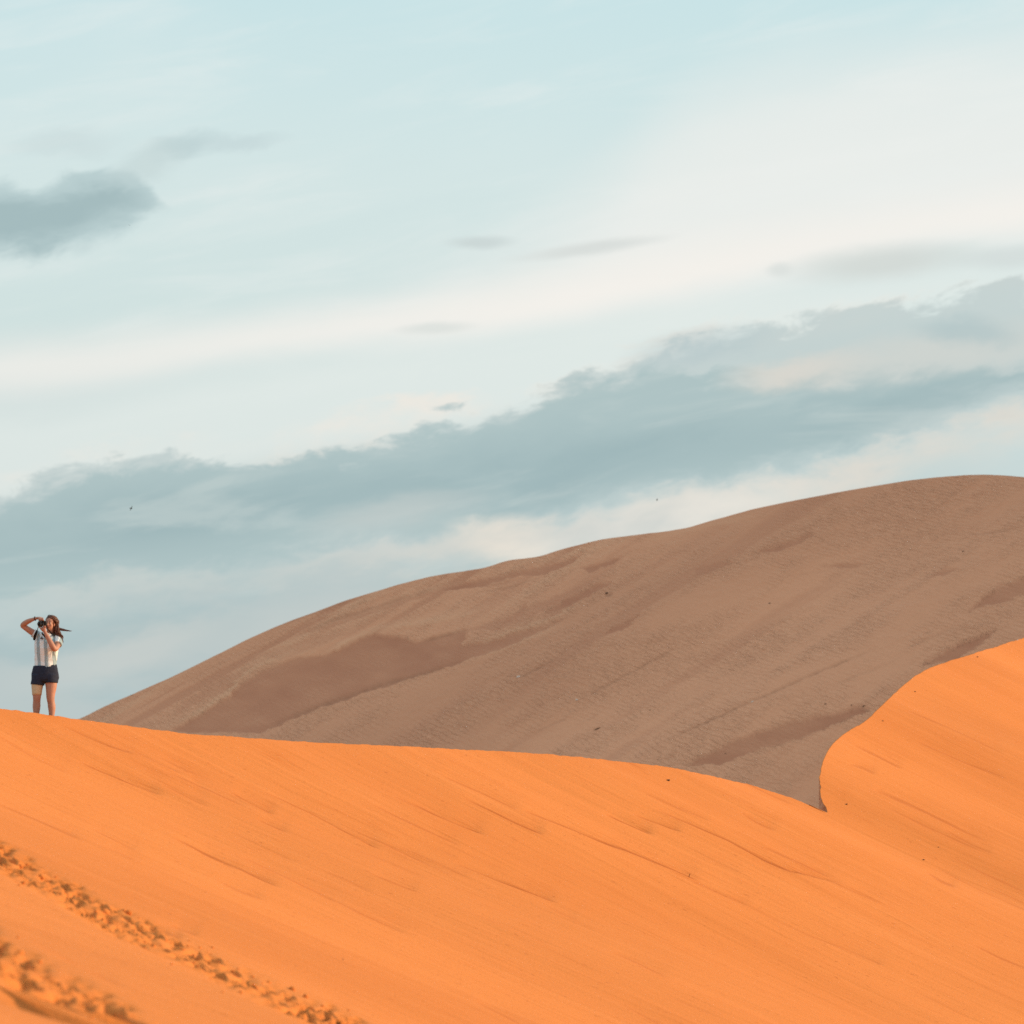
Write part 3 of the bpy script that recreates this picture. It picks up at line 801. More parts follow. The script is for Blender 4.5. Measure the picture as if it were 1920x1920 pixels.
def shirt_material():
    mt = bpy.data.materials.new('striped_jersey'); mt.use_nodes = True
    t = mt.node_tree; bs = t.nodes['Principled BSDF']; S = NT(t)
    bs.inputs['Roughness'].default_value = 0.85; bs.inputs['Specular IOR Level'].default_value = 0.2
    tcs = t.nodes.new('ShaderNodeTexCoord'); o = S.sep(tcs.outputs['Object'])
    wob = S.mul(S.sub(S.noise(tcs.outputs['Object'], 5.0, 2), 0.5), 0.03)
    x = S.add(S.mad(o[2], 0.05, o[0]), wob)
    ph = S.m('SINE', S.mad(x, 2 * math.pi / 0.118, 0.95 - 0.068 * 2 * math.pi / 0.118))
    c = S.mix(S.sstep(ph, -0.05, 0.35), (0.74, 0.84, 0.90, 1), (0.31, 0.44, 0.51, 1))
    t.links.new(c, bs.inputs['Base Color'])
    fold = S.noise(S.vec(S.mul(o[0], 1.0), S.mul(o[1], 1.0), S.mul(o[2], 0.6)), 13.0, 3, 0.55, 0.8)
    b = t.nodes.new('ShaderNodeBump'); b.inputs['Strength'].default_value = 0.9; b.inputs['Distance'].default_value = 0.03
    t.links.new(fold, b.inputs['Height']); t.links.new(b.outputs[0], bs.inputs['Normal'])
    return mt


M_SHIRT = shirt_material()


# ------------------------------------------------------------------ mesh pieces for the figure
def tube_geo(path, seg=16, caps=True):
    """path: list of (centre, rx, ry[, xaxis]) swept with elliptical sections"""
    V_, F_ = [], []
    pts = [Vector(p[0]) for p in path]
    prevx = None
    for i, p in enumerate(path):
        if i == 0: tg = pts[1] - pts[0]
        elif i == len(pts) - 1: tg = pts[-1] - pts[-2]
        else: tg = (pts[i + 1] - pts[i]).normalized() + (pts[i] - pts[i - 1]).normalized()
        tg.normalize()
        xa = Vector(p[3]) if len(p) > 3 else (prevx or Vector((1, 0, 0)) if abs(tg.x) < 0.9 else (prevx or Vector((0, 1, 0))))
        xa = xa - tg * xa.dot(tg)
        if xa.length < 1e-4: xa = Vector((0, 1, 0)) - tg * tg.y
        xa.normalize(); ya = tg.cross(xa); prevx = xa
        for k in range(seg):
            a = 2 * math.pi * k / seg
            V_.append(pts[i] + xa * (math.cos(a) * p[1]) + ya * (math.sin(a) * p[2]))
    m = len(path)
    for i in range(m - 1):
        for k in range(seg):
            a = i * seg + k; b = i * seg + (k + 1) % seg
            F_.append((a, b, b + seg, a + seg))
    if caps:
        F_.append(tuple(range(seg - 1, -1, -1))); F_.append(tuple((m - 1) * seg + k for k in range(seg)))
    return V_, F_


def smooth_path(pts, n):
    """pts: list of (x,y,z,rx,ry) -> resampled with Catmull-Rom"""
    a = np.array(pts, float); out = []
    m = len(a) - 1
    for q in np.linspace(0, m, n):
        k = min(int(q), m - 1); t = q - k
        p0 = a[max(k - 1, 0)]; p1 = a[k]; p2 = a[k + 1]; p3 = a[min(k + 2, m)]
        v = 0.5 * ((2 * p1) + (-p0 + p2) * t + (2 * p0 - 5 * p1 + 4 * p2 - p3) * t * t + (-p0 + 3 * p1 - 3 * p2 + p3) * t**3)
        out.append(((v[0], v[1], v[2]), max(v[3], 0.001), max(v[4], 0.001)))
    return out


def ell_geo(c, r, rot=None, seg=20, rings=14):
    V_, F_ = [], []
    R = rot or Matrix.Identity(3); c = Vector(c)
    for i in range(rings + 1):
        ph = math.pi * i / rings
        for k in range(seg):
            a = 2 * math.pi * k / seg
            V_.append(c + R @ Vector((r[0] * math.sin(ph) * math.cos(a), r[1] * math.sin(ph) * math.sin(a), r[2] * math.cos(ph))))
    for i in range(rings):
        for k in range(seg):
            a = i * seg + k; b = i * seg + (k + 1) % seg
            F_.append((a, a + seg, b + seg, b))
    return V_, F_


def join(parts):
    V_, F_ = [], []
    for v, f in parts:
        o = len(V_); V_ += list(v); F_ += [tuple(i + o for i in q) for q in f]
    return V_, F_


def fused(name, parts, mat, parent, voxel=0.006, smooth=4):
    """several overlapping closed shapes fused to one continuous skin"""
    v, f = join(parts)
    o = mesh_obj(name, v, f, mat, parent)
    r = o.modifiers.new('skin', 'REMESH'); r.mode = 'VOXEL'; r.voxel_size = voxel; r.use_smooth_shade = True
    s = o.modifiers.new('soften', 'SMOOTH'); s.factor = 0.5; s.iterations = smooth
    dg = bpy.context.evaluated_depsgraph_get(); ev = o.evaluated_get(dg)
    me = bpy.data.meshes.new_from_object(ev); me.name = name
    o.modifiers.clear(); old = o.data; o.data = me; bpy.data.meshes.remove(old)
    if not me.materials: me.materials.append(mat)
    me.polygons.foreach_set('use_smooth', [True] * len(me.polygons))
    return o


def C(px, py, y):
    """figure coordinates: 1000 units of the enlarged photograph are one metre"""
    return ((px - 530) / 1000, y, (1950 - py) / 1000)


def CT(px, py, y):
    """trunk and legs stand a little to the left of the head"""
    return C(px - 20 * min(1.0, max(0.0, (py - 450) / 200)), py, y)


def limb(pts, n=24, seg=16):
    return tube_geo(smooth_path(pts, n), seg)


# ------------------------------------------------------------------ the photographer
fx_, fy_ = pr2xy(WP, WR - 0.70)
foot_z = float(face_base(*pr2xy(WP, WR))) - float(lee_drop(np.array([WP]), np.array([0.70]))[0])
person = bpy.data.objects.new('person', None); COL.objects.link(person)
# stand so that body axis is on the photographed bearing
py_ = fy_; px_ = (W_U - 960) / FP * py_
person.location = (px_, py_, foot_z + 0.012)
tag(person, 'woman in striped jersey and navy shorts photographing from the dune crest', 'person')


def finger(pts, r0, r1):
    return limb([(*p, r0 + (r1 - r0) * i / (len(pts) - 1), r0 + (r1 - r0) * i / (len(pts) - 1)) for i, p in enumerate(pts)], 12, 8)


HC = Vector(C(600, 305, -0.035))            # head centre
HR = Matrix.Rotation(math.radians(-14), 3, 'Z') @ Matrix.Rotation(math.radians(7), 3, 'Y')   # turned to the camera


def hp(x, y, z): return tuple(HC + HR @ Vector((x, y, z)))


body = []
body.append(ell_geo(HC + HR @ Vector((0, 0.012, 0.022)), (0.073, 0.090, 0.088), HR))          # skull
body.append(ell_geo(HC + HR @ Vector((0, -0.022, -0.040)), (0.060, 0.066, 0.074), HR))        # face
body.append(ell_geo(HC + HR @ Vector((0, -0.056, -0.092)), (0.026, 0.024, 0.020), HR))        # chin
body.append(ell_geo(HC + HR @ Vector((0.036, -0.058, -0.030)), (0.024, 0.022, 0.024), HR))
body.append(ell_geo(HC + HR @ Vector((-0.036, -0.058, -0.030)), (0.024, 0.022, 0.024), HR))
body.append(limb([(*hp(0, -0.082, 0.012), .007, .007), (*hp(0, -0.098, -0.018), .009, .010), (*hp(0, -0.098, -0.034), .013, .010), (*hp(0, -0.078, -0.040), .010, .008)], 10, 10))
body.append(ell_geo(HC + HR @ Vector((0, -0.068, 0.012)), (0.046, 0.016, 0.010), HR))         # brow
for s in (-1, 1):
    body.append(ell_geo(HC + HR @ Vector((s * 0.073, 0.008, -0.012)), (0.008, 0.018, 0.030), HR))
body.append(limb([(*C(585, 470, 0.0), .060, .055), (*C(592, 430, -0.004), .050, .052), (*C(598, 380, -0.016), .048, .055)], 10))
# trunk
body.append(tube_geo([(CT(535, 1200, 0.0), .09, .06), (CT(535, 1160, 0.0), .17, .10), (CT(535, 1130, 0.01), .195, .118), (CT(537, 1050, 0.0), .175, .105), (CT(545, 950, 0), .145, .092),
                      (CT(552, 820, -.005), .150, .098), (CT(560, 700, -.015), .160, .108), (CT(563, 600, -.01), .165, .10), (CT(568, 520, 0), .150, .078), (CT(580, 460, 0), .075, .06)], 28))
# raised right arm
body.append(limb([(*C(430, 520, .0), .062, .062), (*C(375, 475, -.01), .056, .056), (*C(300, 430, -.03), .050, .050), (*C(215, 372, -.05), .043, .043), (*C(180, 345, -.06), .040, .040),
                  (*C(205, 318, -.085), .042, .042), (*C(270, 285, -.13), .039, .039), (*C(340, 262, -.18), .030, .030), (*C(395, 246, -.205), .025, .022), (*C(430, 240, -.215), .026, .020)], 40))
# left arm folded in front of the chest
body.append(limb([(*C(690, 530, .01), .062, .062), (*C(722, 585, -.03), .054, .054), (*C(722, 650, -.10), .047, .047), (*C(705, 705, -.17), .043, .043), (*C(682, 712, -.20), .043, .043),
                  (*C(655, 665, -.215), .045, .045), (*C(610, 580, -.225), .039, .039), (*C(570, 500, -.235), .029, .029), (*C(550, 460, -.24), .026, .024), (*C(535, 432, -.24), .030, .024)], 40))
# legs and feet
for kn in ('right', 'left'):
    if kn == 'right':
        P_ = [(*CT(440, 1150, .0), .10, .105), (*CT(420, 1230, 0), .092, .100), (*CT(413, 1300, -.005), .082, .092), (*CT(412, 1390, -.01), .070, .078), (*CT(412, 1455, -.012), .063, .066), (*CT(408, 1510, 0.0), .058, .062),
              (*CT(403, 1590, .015), .061, .066), (*CT(400, 1680, .018), .050, .054), (*CT(397, 1770, .02), .039, .044), (*CT(395, 1860, .02), .036, .042), (*CT(395, 1912, .02), .040, .046)]
    else:
        P_ = [(*CT(615, 1150, .0), .10, .105), (*CT(630, 1230, 0), .095, .100), (*CT(632, 1300, -.005), .086, .092), (*CT(626, 1390, -.01), .072, .078), (*CT(624, 1460, -.012), .064, .066), (*CT(630, 1520, 0.0), .058, .062),
              (*CT(640, 1600, .015), .060, .066), (*CT(640, 1690, .018), .049, .054), (*CT(634, 1780, .02), .038, .044), (*CT(632, 1880, .02), .036, .042), (*CT(632, 1935, .02), .040, .046)]
    body.append(limb(P_, 44, 18))
    fx0, fy0, fz0 = P_[-1][0], P_[-1][1], P_[-1][2]
    body.append(limb([(fx0, fy0 + .04, fz0 - .008, .036, .030), (fx0, fy0 - .04, fz0 - .010, .042, .030), (fx0 - .006, fy0 - .12, fz0 - .018, .046, .022), (fx0 - .008, fy0 - .19, fz0 - .022, .036, .015)], 14, 14))
# right hand on top of the camera
body.append(limb([(*C(415, 242, -.210), .026, .020), (*C(450, 238, -.222), .040, .019), (*C(485, 243, -.226), .041, .018), (*C(500, 248, -.226), .030, .014)], 12, 14))
for k, (x0, x1) in enumerate(((452, 455), (474, 478), (497, 500), (518, 521))):
    body.append(finger([C(x0 - 8, 240, -.226), C(x0, 243, -.252), C(x1, 262, -.268), C(x1 + 1, 283, -.262 + .002 * k)], .0105, .0085))
body.append(finger([C(450, 255, -.20), C(462, 285, -.165), C(480, 305, -.150)], .012, .010))
# left hand cradling the lens from below
body.append(limb([(*C(545, 450, -.24), .028, .023), (*C(524, 415, -.248), .040, .022), (*C(508, 392, -.25), .040, .018)], 12, 14))
for k, (xa, xb) in enumerate(((540, 552), (520, 530), (499, 500), (480, 472))):
    body.append(finger([C(xa - 4, 405, -.245), C(xb, 388, -.262 + 0.01 * k), C(xb - 2, 372, -.272 + .01 * k), C(xb - 4, 360, -.262 + .01 * k)], .0105, .0085))
body.append(finger([C(520, 425, -.24), C(488, 405, -.225), C(458, 380, -.215), C(448, 360, -.212)], .0125, .010))
bodyo = fused('body', body, M_SKIN, person, 0.0048, 3)

# jersey with short sleeves
sh = [tube_geo([(CT(535, 1012, 0), .176, .122), (CT(540, 960, 0), .178, .120), (CT(545, 900, 0), .174, .116), (CT(552, 800, -.005), .178, .120), (CT(560, 700, -.016), .188, .130),
                (CT(563, 610, -.01), .192, .122), (CT(566, 545, 0), .186, .100), (CT(572, 495, 0), .145, .085), (CT(582, 462, 0), .082, .068)], 32)]
sh.append(limb([(*C(470, 540, 0), .085, .080), (*C(410, 500, -.005), .072, .072), (*C(365, 470, -.012), .068, .066), (*C(335, 452, -.022), .069, .066)], 14, 18))
sh.append(limb([(*C(665, 535, .01), .080, .078), (*C(712, 565, -.015), .070, .070), (*C(727, 610, -.06), .068, .068), (*C(724, 640, -.095), .069, .069)], 14, 18))
shirt = fused('jersey', sh, M_SHIRT, person, 0.0065, 4)
# the hem hangs slanted and folds break its outline
me = shirt.data
co = np.zeros(len(me.vertices) * 3); me.vertices.foreach_get('co', co); co = co.reshape(-1, 3)
hem = sst(co[:, 2], 1.10, 0.93)
co[:, 2] += hem * (0.03 * sst(co[:, 0], 0.02, 0.20) + 0.012 * np.sin(co[:, 0] * 40))
fold = fbm(co[:, 0] * 9 + co[:, 1] * 7, co[:, 2] * 5, 3, 91)
rad = co[:, :2] - np.array([0.03, 0.0]); rad /= np.maximum(np.linalg.norm(rad, axis=1, keepdims=True), 1e-3)
co[:, :2] += rad * (0.013 * fold)[:, None] * (0.4 + hem)[:, None]
me.vertices.foreach_set('co', co.ravel()); me.update()
# dark mark on the chest: three slanted bars
for j in range(3):
    h = 0.012 + 0.011 * j; x0 = (1000 and (462 + j * 15 - 530) / 1000); zb = (1950 - 556) / 1000
    v = [(x0, 0, zb), (x0 + .012, 0, zb), (x0 + .012 - h * .45, 0, zb + h), (x0 - h * .45, 0, zb + h)]
    yf = -0.137; vv = [(a, yf, c) for a, b, c in v] + [(a, yf + 0.02, c) for a, b, c in v]
    mesh_obj('chest_mark', vv, [(0, 1, 2, 3), (7, 6, 5, 4), (0, 4, 5, 1), (1, 5, 6, 2), (2, 6, 7, 3), (3, 7, 4, 0)], M_SHORT, person, False)

# shorts
so = [tube_geo([(CT(536, 965, 0), .180, .122), (CT(536, 1020, 0), .196, .128), (CT(535, 1090, .005), .212, .136), (CT(536, 1150, .01), .216, .140), (CT(536, 1195, .005), .205, .132)], 30),
      tube_geo([(CT(440, 1120, .005), .116, .128), (CT(428, 1200, 0), .110, .122), (CT(420, 1252, 0), .108, .118, (1, 0, .10)), (CT(419, 1262, 0), .106, .116, (1, 0, .10))], 22),
      tube_geo([(CT(625, 1120, .005), .116, .128), (CT(634, 1180, 0), .108, .122), (CT(637, 1222, 0), .103, .118, (1, 0, -.05)), (CT(637, 1232, 0), .101, .115, (1, 0, -.05))], 22)]
so.append(ell_geo(CT(532, 1188, .0), (.115, .120, .050)))
shorts = fused('shorts', so, M_SHORT, person, 0.0065, 2)
me = shorts.data
co = np.zeros(len(me.vertices) * 3); me.vertices.foreach_get('co', co); co = co.reshape(-1, 3)
co[:, 2] += sst(co[:, 2], 0.90, 1.0) * 0.03 * sst(co[:, 0], 0.02, 0.20)
co[:, :2] *= (1 + 0.03 * fbm(co[:, 0] * 12, co[:, 2] * 9, 3, 93))[:, None]
me.vertices.foreach_set('co', co.ravel()); me.update()
# beige bandage round the right thigh
bw = tube_geo([(CT(418, 1245, 0), .094, .100), (CT(415, 1290, -.004), .089, .097), (CT(413, 1340, -.007), .082, .090), (CT(412, 1390, -.01), .076, .084), (CT(412, 1418, -.011), .074, .080), (CT(412, 1420, -.011), .060, .066)], 28)
wrap = mesh_obj('thigh_bandage', *bw, M_WRAP, person)
# bracelet
br = []
for k in range(24):
    a = 2 * math.pi * k / 24
    ax = Vector((0.97, -0.22, 0.12)).normalized(); e1_ = Vector((0, 0.5, 0.87)); e1_ = (e1_ - ax * e1_.dot(ax)).normalized(); e2_ = ax.cross(e1_)
    br.append((Vector(C(388, 247, -.202)) + e1_ * math.cos(a) * .028 + e2_ * math.sin(a) * .028, .006, .008))
bracelet = mesh_obj('bracelet', *tube_geo(br + [br[0]], 8, False), M_BLACK, person)
# face details
for s in (-1, 1):
    e = mesh_obj('eye', *ell_geo(HC + HR @ Vector((s * .031, -.076, .000)), (.0145, .010, .0085), HR, 14, 10), M_EYEW, person)
    mesh_obj('iris', *ell_geo(HC + HR @ Vector((s * .031, -.0845, .000)), (.0066, .003, .0066), HR, 12, 8), M_IRIS, e)
    mesh_obj('eyebrow', *limb([(*hp(s * .012, -.087, .019), .004, .003), (*hp(s * .032, -.086, .025), .004, .003), (*hp(s * .052, -.072, .019), .002, .002)], 10, 8), M_HAIR, person)
mesh_obj('lips', *limb([(*hp(-.022, -.081, -.064), .002, .003), (*hp(-.008, -.0885, -.061), .004, .006), (*hp(.008, -.0885, -.061), .004, .006), (*hp(.022, -.081, -.064), .002, .003)], 12, 8), M_LIP, person)
# windblown long hair: cap and locks streaming to the right
R_ = random.Random(5)
hv = []
for _ in range(230):
    # root on the scalp behind the hairline
    a = R_.uniform(-1.45, math.pi + 1.45); b = R_.uniform(0.0, 1.30)
    rx, ry, rz = .079 * math.sin(b), .096 * math.sin(b), .094 * math.cos(b)
    root = Vector((rx * math.cos(a), 0.014 + ry * math.sin(a), 0.024 + rz))
    if root.y < -0.040 and root.z < 0.075: continue
    p0 = HC + HR @ root
    n0 = (HR @ Vector((root.x, root.y - .014, root.z - .024))).normalized()
    L = R_.uniform(.22, .40); sway = R_.uniform(0.3, 1.0)
    p1 = p0 + n0 * .012 + Vector((.035, .03, -.02 - .02 * sway))
    p2 = Vector(C(675 + R_.uniform(-15, 45), 335 + R_.uniform(-40, 45), R_.uniform(-.02, .07)))
    p3 = Vector(C(715 + R_.uniform(-35, 35), 440 + R_.uniform(-35, 40), R_.uniform(-.05, .05)))
    p4 = Vector(C(770 + R_.uniform(-55, 35), 545 + R_.uniform(-50, 70), R_.uniform(-.06, .05)))
    r = R_.uniform(.006, .011)
    hv.append(limb([(*p0, r, r), (*p1, r * 1.1, r), (*p2, r, r), (*p3, r * .9, r * .9), (*p4, .0016, .0016)], 18, 6))
for _ in range(90):       # loose mass behind the neck and shoulder
    y0 = R_.uniform(-.01, .09)
    hv.append(limb([(*C(640 + R_.uniform(-25, 30), 290 + R_.uniform(-50, 60), y0 * .8), .008, .008), (*C(665 + R_.uniform(-30, 45), 380 + R_.uniform(-40, 30), y0), .011, .010),
                    (*C(690 + R_.uniform(-45, 50), 450 + R_.uniform(-30, 30), y0), .010, .010), (*C(740 + R_.uniform(-60, 55), 520 + R_.uniform(-40, 60), y0 - .02), .0018, .0018)], 16, 6))
for _ in range(16):
    y0 = R_.uniform(-.03, .04)
    z1 = R_.uniform(-12, 12)
    hv.append(limb([(*C(660 + R_.uniform(-20, 20), 330 + R_.uniform(-20, 30), y0), .006, .006), (*C(730, 385 + z1, y0), .008, .008),
                    (*C(800 + R_.uniform(-10, 20), 405 + z1, y0), .006, .006), (*C(R_.uniform(870, 935), 424 + z1 * .4, y0), .0014, .0014)], 16, 6))
for _ in range(10):
    hv.append(limb([(*C(560 + R_.uniform(-20, 40), 205, 0), .005, .005), (*C(565 + R_.uniform(-10, 40), 190, 0), .004, .004), (*C(R_.uniform(560, 620), R_.uniform(166, 182), 0), .001, .001)], 8, 6))
capv = []
cap = ell_geo(HC + HR @ Vector((0, 0.020, 0.030)), (0.081, 0.094, 0.092), HR, 28, 20)
cf = []
for q in cap[1 - 0] if False else cap[1]:
    c_ = HR.inverted() @ (sum((Vector(cap[0][i]) for i in q), Vector()) / len(q) - HC)
    if c_.y > -0.035 - 0.0 or c_.z > 0.085: 
        if c_.z > -0.06: cf.append(q)
hair_v, hair_f = join([(cap[0], cf)] + hv)
hair = mesh_obj('hair', hair_v, hair_f, M_HAIR, person)

# ------------------------------------------------------------------ the camera she holds
photo_cam = bpy.data.objects.new('photo_camera', None); COL.objects.link(photo_cam)
base = Vector(person.location); off = Vector(C(500, 385, -.19))
photo_cam.location = base + off
tag(photo_cam, 'black camera with round lens held to the face of the woman', 'camera')


def K(px, py, y): return Vector(C(px, py, y)) - off


def bbox_obj(name, c, s, mat, parent, bevel=0.006, rot=None):
    bm = bmesh.new(); bmesh.ops.create_cube(bm, size=1.0)
    for v in bm.verts: v.co = Vector((v.co.x * s[0], v.co.y * s[1], v.co.z * s[2]))
    bmesh.ops.bevel(bm, geom=list(bm.edges), offset=bevel, segments=2, affect='EDGES')
    if rot is not None: bmesh.ops.rotate(bm, verts=bm.verts, cent=(0, 0, 0), matrix=rot)
    for v in bm.verts: v.co += Vector(c)
    me_ = bpy.data.meshes.new(name); bm.to_mesh(me_); bm.free(); me_.materials.append(mat)
    o = bpy.data.objects.new(name, me_); COL.objects.link(o); o.parent = parent
    return o


CR = Matrix.Rotation(math.radians(-8), 3, 'Z')
bbox_obj('camera_body', K(498, 325, -.175), (.125, .055, .085), M_BLACK, photo_cam, .008, CR)
bbox_obj('viewfinder_hump', K(505, 280, -.175), (.045, .05, .03), M_BLACK, photo_cam, .006, CR)
ld = (CR @ Vector((0, -1, 0)))
lc = K(495, 336, -.20)
lens = mesh_obj('lens', *tube_geo([(lc, .036, .036, (1, 0, 0)), (lc + ld * .02, .040, .040, (1, 0, 0)), (lc + ld * .05, .040, .040, (1, 0, 0)), (lc + ld * .052, .044, .044, (1, 0, 0)), (lc + ld * .095, .049, .049, (1, 0, 0)), (lc + ld * .0955, .041, .041, (1, 0, 0)), (lc + ld * .08, .039, .039, (1, 0, 0))], 32), M_BLACK, photo_cam)
mesh_obj('front_glass', *ell_geo(lc + ld * .082, (.038, .006, .038), CR, 24, 10), M_GLASS, lens)


def ribbon(pts, w0, th=0.003):
    """flat webbing along pts, width lying roughly across the view"""
    path = []
    for i, p in enumerate(pts):
        t = (Vector(pts[min(i + 1, len(pts) - 1)]) - Vector(pts[max(i - 1, 0)])).normalized()
        xa = t.cross(Vector((0, 1, 0)));
        if xa.length < 1e-3: xa = Vector((1, 0, 0))
        w = w0[i] if isinstance(w0, (list, tuple)) else w0
        path.append((p, w, th, xa.normalized()))
    return tube_geo(path, 8)


strap = join([ribbon([K(442, 330, -.17), K(432, 380, -.165), K(418, 420, -.155), K(404, 450, -.15), K(384, 500, -.14), K(368, 545, -.12), K(358, 572, -.09)], [.004, .005, .006, .018, .021, .021, .017]),
              ribbon([K(553, 340, -.15), K(580, 405, -.12), K(612, 445, -.11), K(640, 475, -.10), K(672, 500, -.085), K(690, 470, -.02)], [.005, .006, .009, .014, .015, .012]),
              ribbon([K(478, 452, -.10), K(500, 485, -.128), K(530, 515, -.138), K(565, 540, -.142), K(600, 548, -.138)], [.010, .012, .012, .012, .010])])
mesh_obj('neck_strap', *strap, M_STRAP, photo_cam)


# ------------------------------------------------------------------ birds in the sky
def make_bird(u, v, dist, span, bank, yaw, label):
    o = bpy.data.objects.new('bird', None); COL.objects.link(o)
    o.location = ((u - 960) / FP * dist, dist, (HOR - v) / FP * dist)
    o.rotation_euler = (math.radians(8), math.radians(bank), math.radians(yaw))
    s = span
    mesh_obj('body', *limb([(0, -.28 * s, 0, .01 * s, .01 * s), (0, -.20 * s, .01 * s, .05 * s, .05 * s), (0, 0, 0, .07 * s, .065 * s), (0, .2 * s, 0, .03 * s, .03 * s), (0, .26 * s, 0, .012 * s, .012 * s)], 14, 10), M_BIRD, o)
    for sg in (-1, 1):
        v_ = [(0, -.10 * s, .01 * s), (sg * .22 * s, -.17 * s, .07 * s), (sg * .5 * s, .06 * s, .05 * s), (sg * .26 * s, -.02 * s, .06 * s), (0, .09 * s, .01 * s)]
        vv = v_ + [(a, b, c - .012 * s) for a, b, c in v_]
        f = [(0, 1, 3, 4), (1, 2, 3), (9, 8, 6, 5), (8, 7, 6)] + [(k, (k + 1) % 5, (k + 1) % 5 + 5, k + 5) for k in range(5)]
        mesh_obj('wing', vv, f, M_BIRD, o)
        t_ = [(0, .18 * s, 0), (sg * .05 * s, .2 * s, 0), (sg * .09 * s, .42 * s, 0), (0, .30 * s, 0)]
        tt = t_ + [(a, b, c - .008 * s) for a, b, c in t_]
        mesh_obj('tail_feather', tt, [(0, 1, 2, 3), (7, 6, 5, 4), (0, 4, 5, 1), (1, 5, 6, 2), (2, 6, 7, 3), (3, 7, 4, 0)], M_BIRD, o)
    tag(o, label, 'bird', 'birds in the sky')


make_bird(246, 953, 120, 0.20, 62, 150, 'small dark bird in front of the grey cloud bank above the woman')
make_bird(1232, 937, 170, 0.17, 58, 120, 'tiny dark bird just above the middle of the far dune ridge')
make_bird(243, 422, 200, 0.13, 20, 60, 'tiny bird speck before the small dark cloud at upper left')


# ------------------------------------------------------------------ stones, twigs lying on the sand
def stone_mesh(seed, flat=0.6, pointed=0.0):
    r = random.Random(seed); bm = bmesh.new()
    bmesh.ops.create_icosphere(bm, subdivisions=2, radius=0.5)
    ax = [Vector((r.gauss(0, 1), r.gauss(0, 1), r.gauss(0, 1))).normalized() for _ in range(9)]
    for v in bm.verts:
        k = 1.0
        for a in ax:
            dd = v.co.normalized().dot(a)
            if dd > 0.62: k *= 1 - 0.55 * (dd - 0.62)
        v.co *= k * r.uniform(.93, 1.05)
        v.co.z *= flat
        v.co.x *= 1.25
        if pointed: v.co.z += pointed * max(0, 0.3 - abs(v.co.x - .1)) * (1 if v.co.z > 0 else 0)
    me_ = bpy.data.meshes.new('stone'); bm.to_mesh(me_); bm.free()
    return me_


def put_stone(hit, u, v, size_px, mat, label, name='stone', cat='stone', seed=0, flat=.6, group=None, rz=0.0):
    p = hit(u, v); s = 0.78 * size_px * p.y / FP
    me_ = stone_mesh(seed, flat); me_.materials.append(mat); me_.name = name
    o = bpy.data.objects.new(name, me_); COL.objects.link(o)
    o.location = p + Vector((0, 0, s * .10)); o.scale = (s, s, s); o.rotation_euler = (0.1, -0.25, rz)
    tag(o, label, cat, group)
    return o


G1 = 'stones lying on the dunes'
put_stone(near_hit, 1252, 1463, 9, M_STONE, 'dark angular stone just below the orange crest left of the notch', seed=1, flat=.75, group=G1)
put_stone(near_hit, 1587, 1509, 7, M_STONE, 'small dark stone beside the ragged lower edge of the notch', seed=3, group=G1)
put_stone(near_hit, 1716, 1297, 5, M_STONE, 'small stone high on the right orange slope under its shoulder', seed=4, group=G1)
put_stone(near_hit, 1653, 1350, 5, M_STONE, 'small stone near the left edge of the right orange slope', seed=5, group=G1)
put_stone(near_hit, 1731, 1611, 6, M_STONE, 'lone small stone on smooth orange sand at lower right', seed=6, group=G1)
put_stone(near_hit, 1832, 1231, 5, M_STONE, 'tiny dark stone on the crest of the right orange slope', seed=7, group=G1)
put_stone(near_hit, 1757, 1590, 4, M_STONE, 'tiny stone slightly above the lone stone at lower right', seed=8, group=G1)
put_stone(near_hit, 1908, 1201, 4, M_PALE, 'pale pebble on the orange crest at the right photo edge', seed=9, group=G1)
put_stone(near_hit, 643, 1800, 5, M_STONE, 'lone tiny stone on orange sand above the lower end of the foreground track', seed=10, group=G1)
put_stone(far_hit, 971, 1271, 9, M_PALE, 'pale stone at the lower end of a short groove on the brown dune', seed=11, group=G1)
put_stone(far_hit, 1081, 1314, 7, M_PALE, 'small pale stone at the foot of the long thin roll mark', seed=12, group=G1)
put_stone(far_hit, 1137, 1114, 8, M_STONE, 'dark lump beside slumped tongues high on the middle of the brown dune', seed=13, group=G1)
put_stone(far_hit, 1548, 1318, 6, M_STONE, 'dark stone above the dark sand band near the notch, leftmost of three', seed=14, group=G1)
put_stone(far_hit, 1597, 1324, 4, M_STONE, 'tiny dark stone in the dark sand band, middle of three', seed=15, group=G1)
put_stone(far_hit, 1621, 1322, 5, M_STONE, 'dark stone closest to the right orange ridge, rightmost of three', seed=16, group=G1)
put_stone(far_hit, 1360, 1414, 4, M_STONE, 'tiny dark stone low on the brown dune above the orange crest', seed=17, group=G1)
put_stone(far_hit, 1805, 1034, 5, M_STONE, 'small dark stone high on the right part of the brown dune', seed=18, group=G1)
put_stone(far_hit, 1444, 1130, 5, M_STONE, 'lone small stone in the middle of the smooth brown slope', seed=19, group=G1)
put_stone(far_hit, 1219, 1333, 4, M_STONE, 'tiny dark stone right of the pale stone with the long roll mark', seed=20, group=G1)
put_stone(far_hit, 1410, 1315, 6, M_PALE, 'small pale stone lying on the long thin line across the brown dune', seed=21, group=G1)
put_stone(far_hit, 246, 1304, 4, M_STONE, 'tiny dark stone on the far ridge near the woman', seed=22, group=G1)


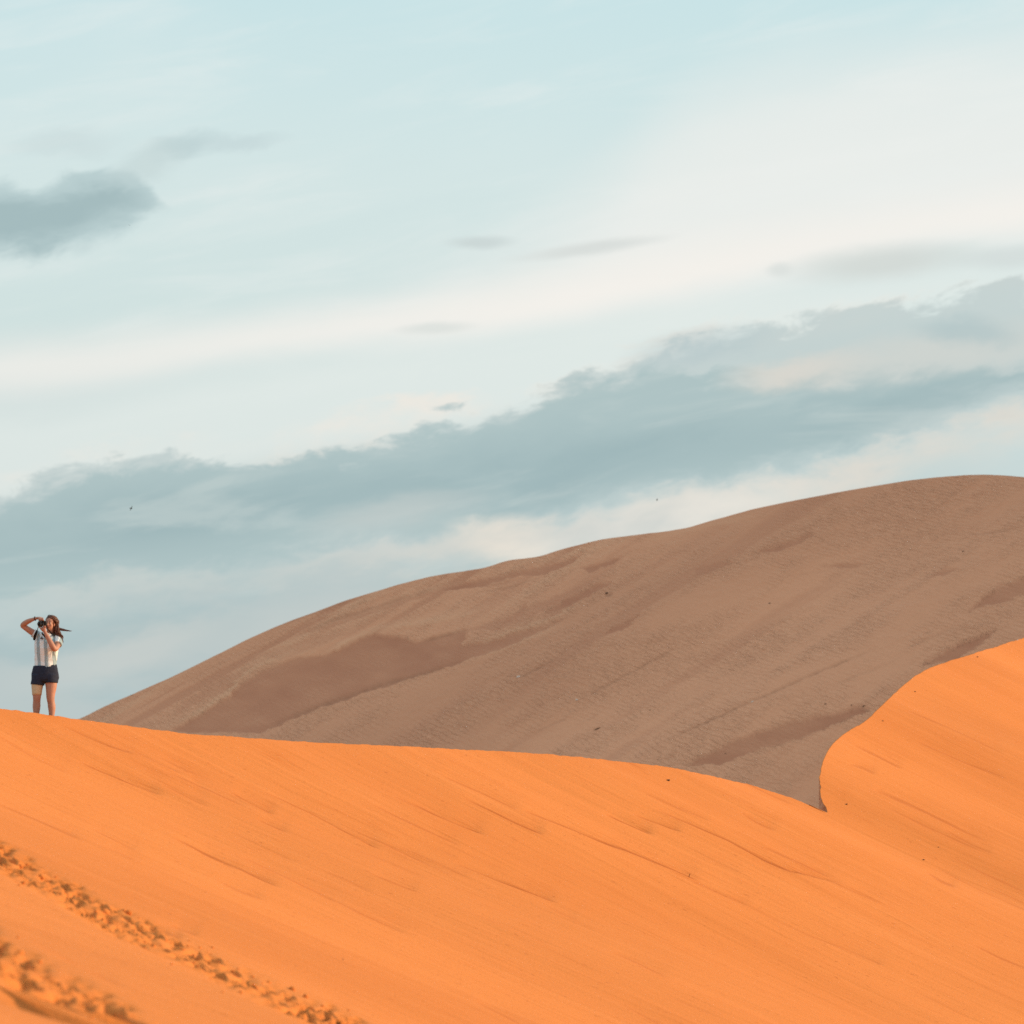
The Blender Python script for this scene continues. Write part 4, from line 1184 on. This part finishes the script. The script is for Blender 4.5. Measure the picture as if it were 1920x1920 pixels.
def put_twig(hit, u, v, length_px, dirpx, label, lift=.5):
    p = hit(u, v); k = p.y / FP; s = length_px * k
    dx, dz_ = dirpx
    path = [(-.5 * dx * s, 0, -.5 * dz_ * s, .05 * s, .05 * s), (-.1 * dx * s, -.05 * s, -.05 * dz_ * s + .05 * s, .07 * s, .06 * s), (.25 * dx * s, 0, .3 * dz_ * s, .05 * s, .05 * s), (.5 * dx * s, .04 * s, .5 * dz_ * s, .02 * s, .02 * s)]
    fork = [(.1 * dx * s, 0, .1 * dz_ * s, .04 * s, .04 * s), (.25 * dx * s + .12 * s, -.02 * s, .2 * dz_ * s, .015 * s, .015 * s)]
    o = mesh_obj('twig', *join([limb(path, 10, 8), limb(fork, 5, 6)]), M_WOOD)
    o.location = p + Vector((0, 0, lift * abs(dz_) * s))
    tag(o, label, 'twig', 'twigs on the sand')


put_twig(near_hit, 1293, 1645, 9, (.25, .95), 'short upright twig at the lower end of the longest sand streak')
put_twig(far_hit, 1119, 1366, 13, (.9, .42), 'slim dark stick lying low on the middle of the brown dune', .1)

# ------------------------------------------------------------------ crumbled sand in the tracks
cv, cfc = [], []
crng = random.Random(3)
protos = []
for k in range(5):
    bm = bmesh.new(); bmesh.ops.create_icosphere(bm, subdivisions=1, radius=0.5)
    for v in bm.verts: v.co *= crng.uniform(.7, 1.2)
    bm.verts.index_update()
    protos.append(([v.co.copy() for v in bm.verts], [tuple(v.index for v in f.verts) for f in bm.faces])); bm.free()
for (u, v, ti) in clod_px:
    if u < -120 or v > 1990: continue
    p = near_hit(u, v)
    s = min(0.07, 0.010 + crng.expovariate(1 / 0.014)) * (1.0 if ti == 0 else 0.8)
    pv, pf = crng.choice(protos); o = len(cv)
    R3 = Matrix.Rotation(crng.uniform(0, 6.3), 3, 'Z') @ Matrix.Rotation(crng.uniform(0, 6.3), 3, 'X')
    for q in pv: cv.append(p + Vector((0, 0, .15 * s)) + R3 @ Vector((q.x * s * 1.3, q.y * s, q.z * s)))
    cfc += [tuple(i + o for i in f) for f in pf]
clods = mesh_obj('sand_clods', cv, cfc, M_NEAR)
tag(clods, 'crumbled orange sand clods scattered along the foreground footprint tracks', 'sand', None, 'stuff')
for a in ('line', 'rough'): clods.data.attributes.new(a, 'FLOAT', 'POINT')
for a in ('line', 'rough'): ground.data.attributes.new(a, 'FLOAT', 'POINT')
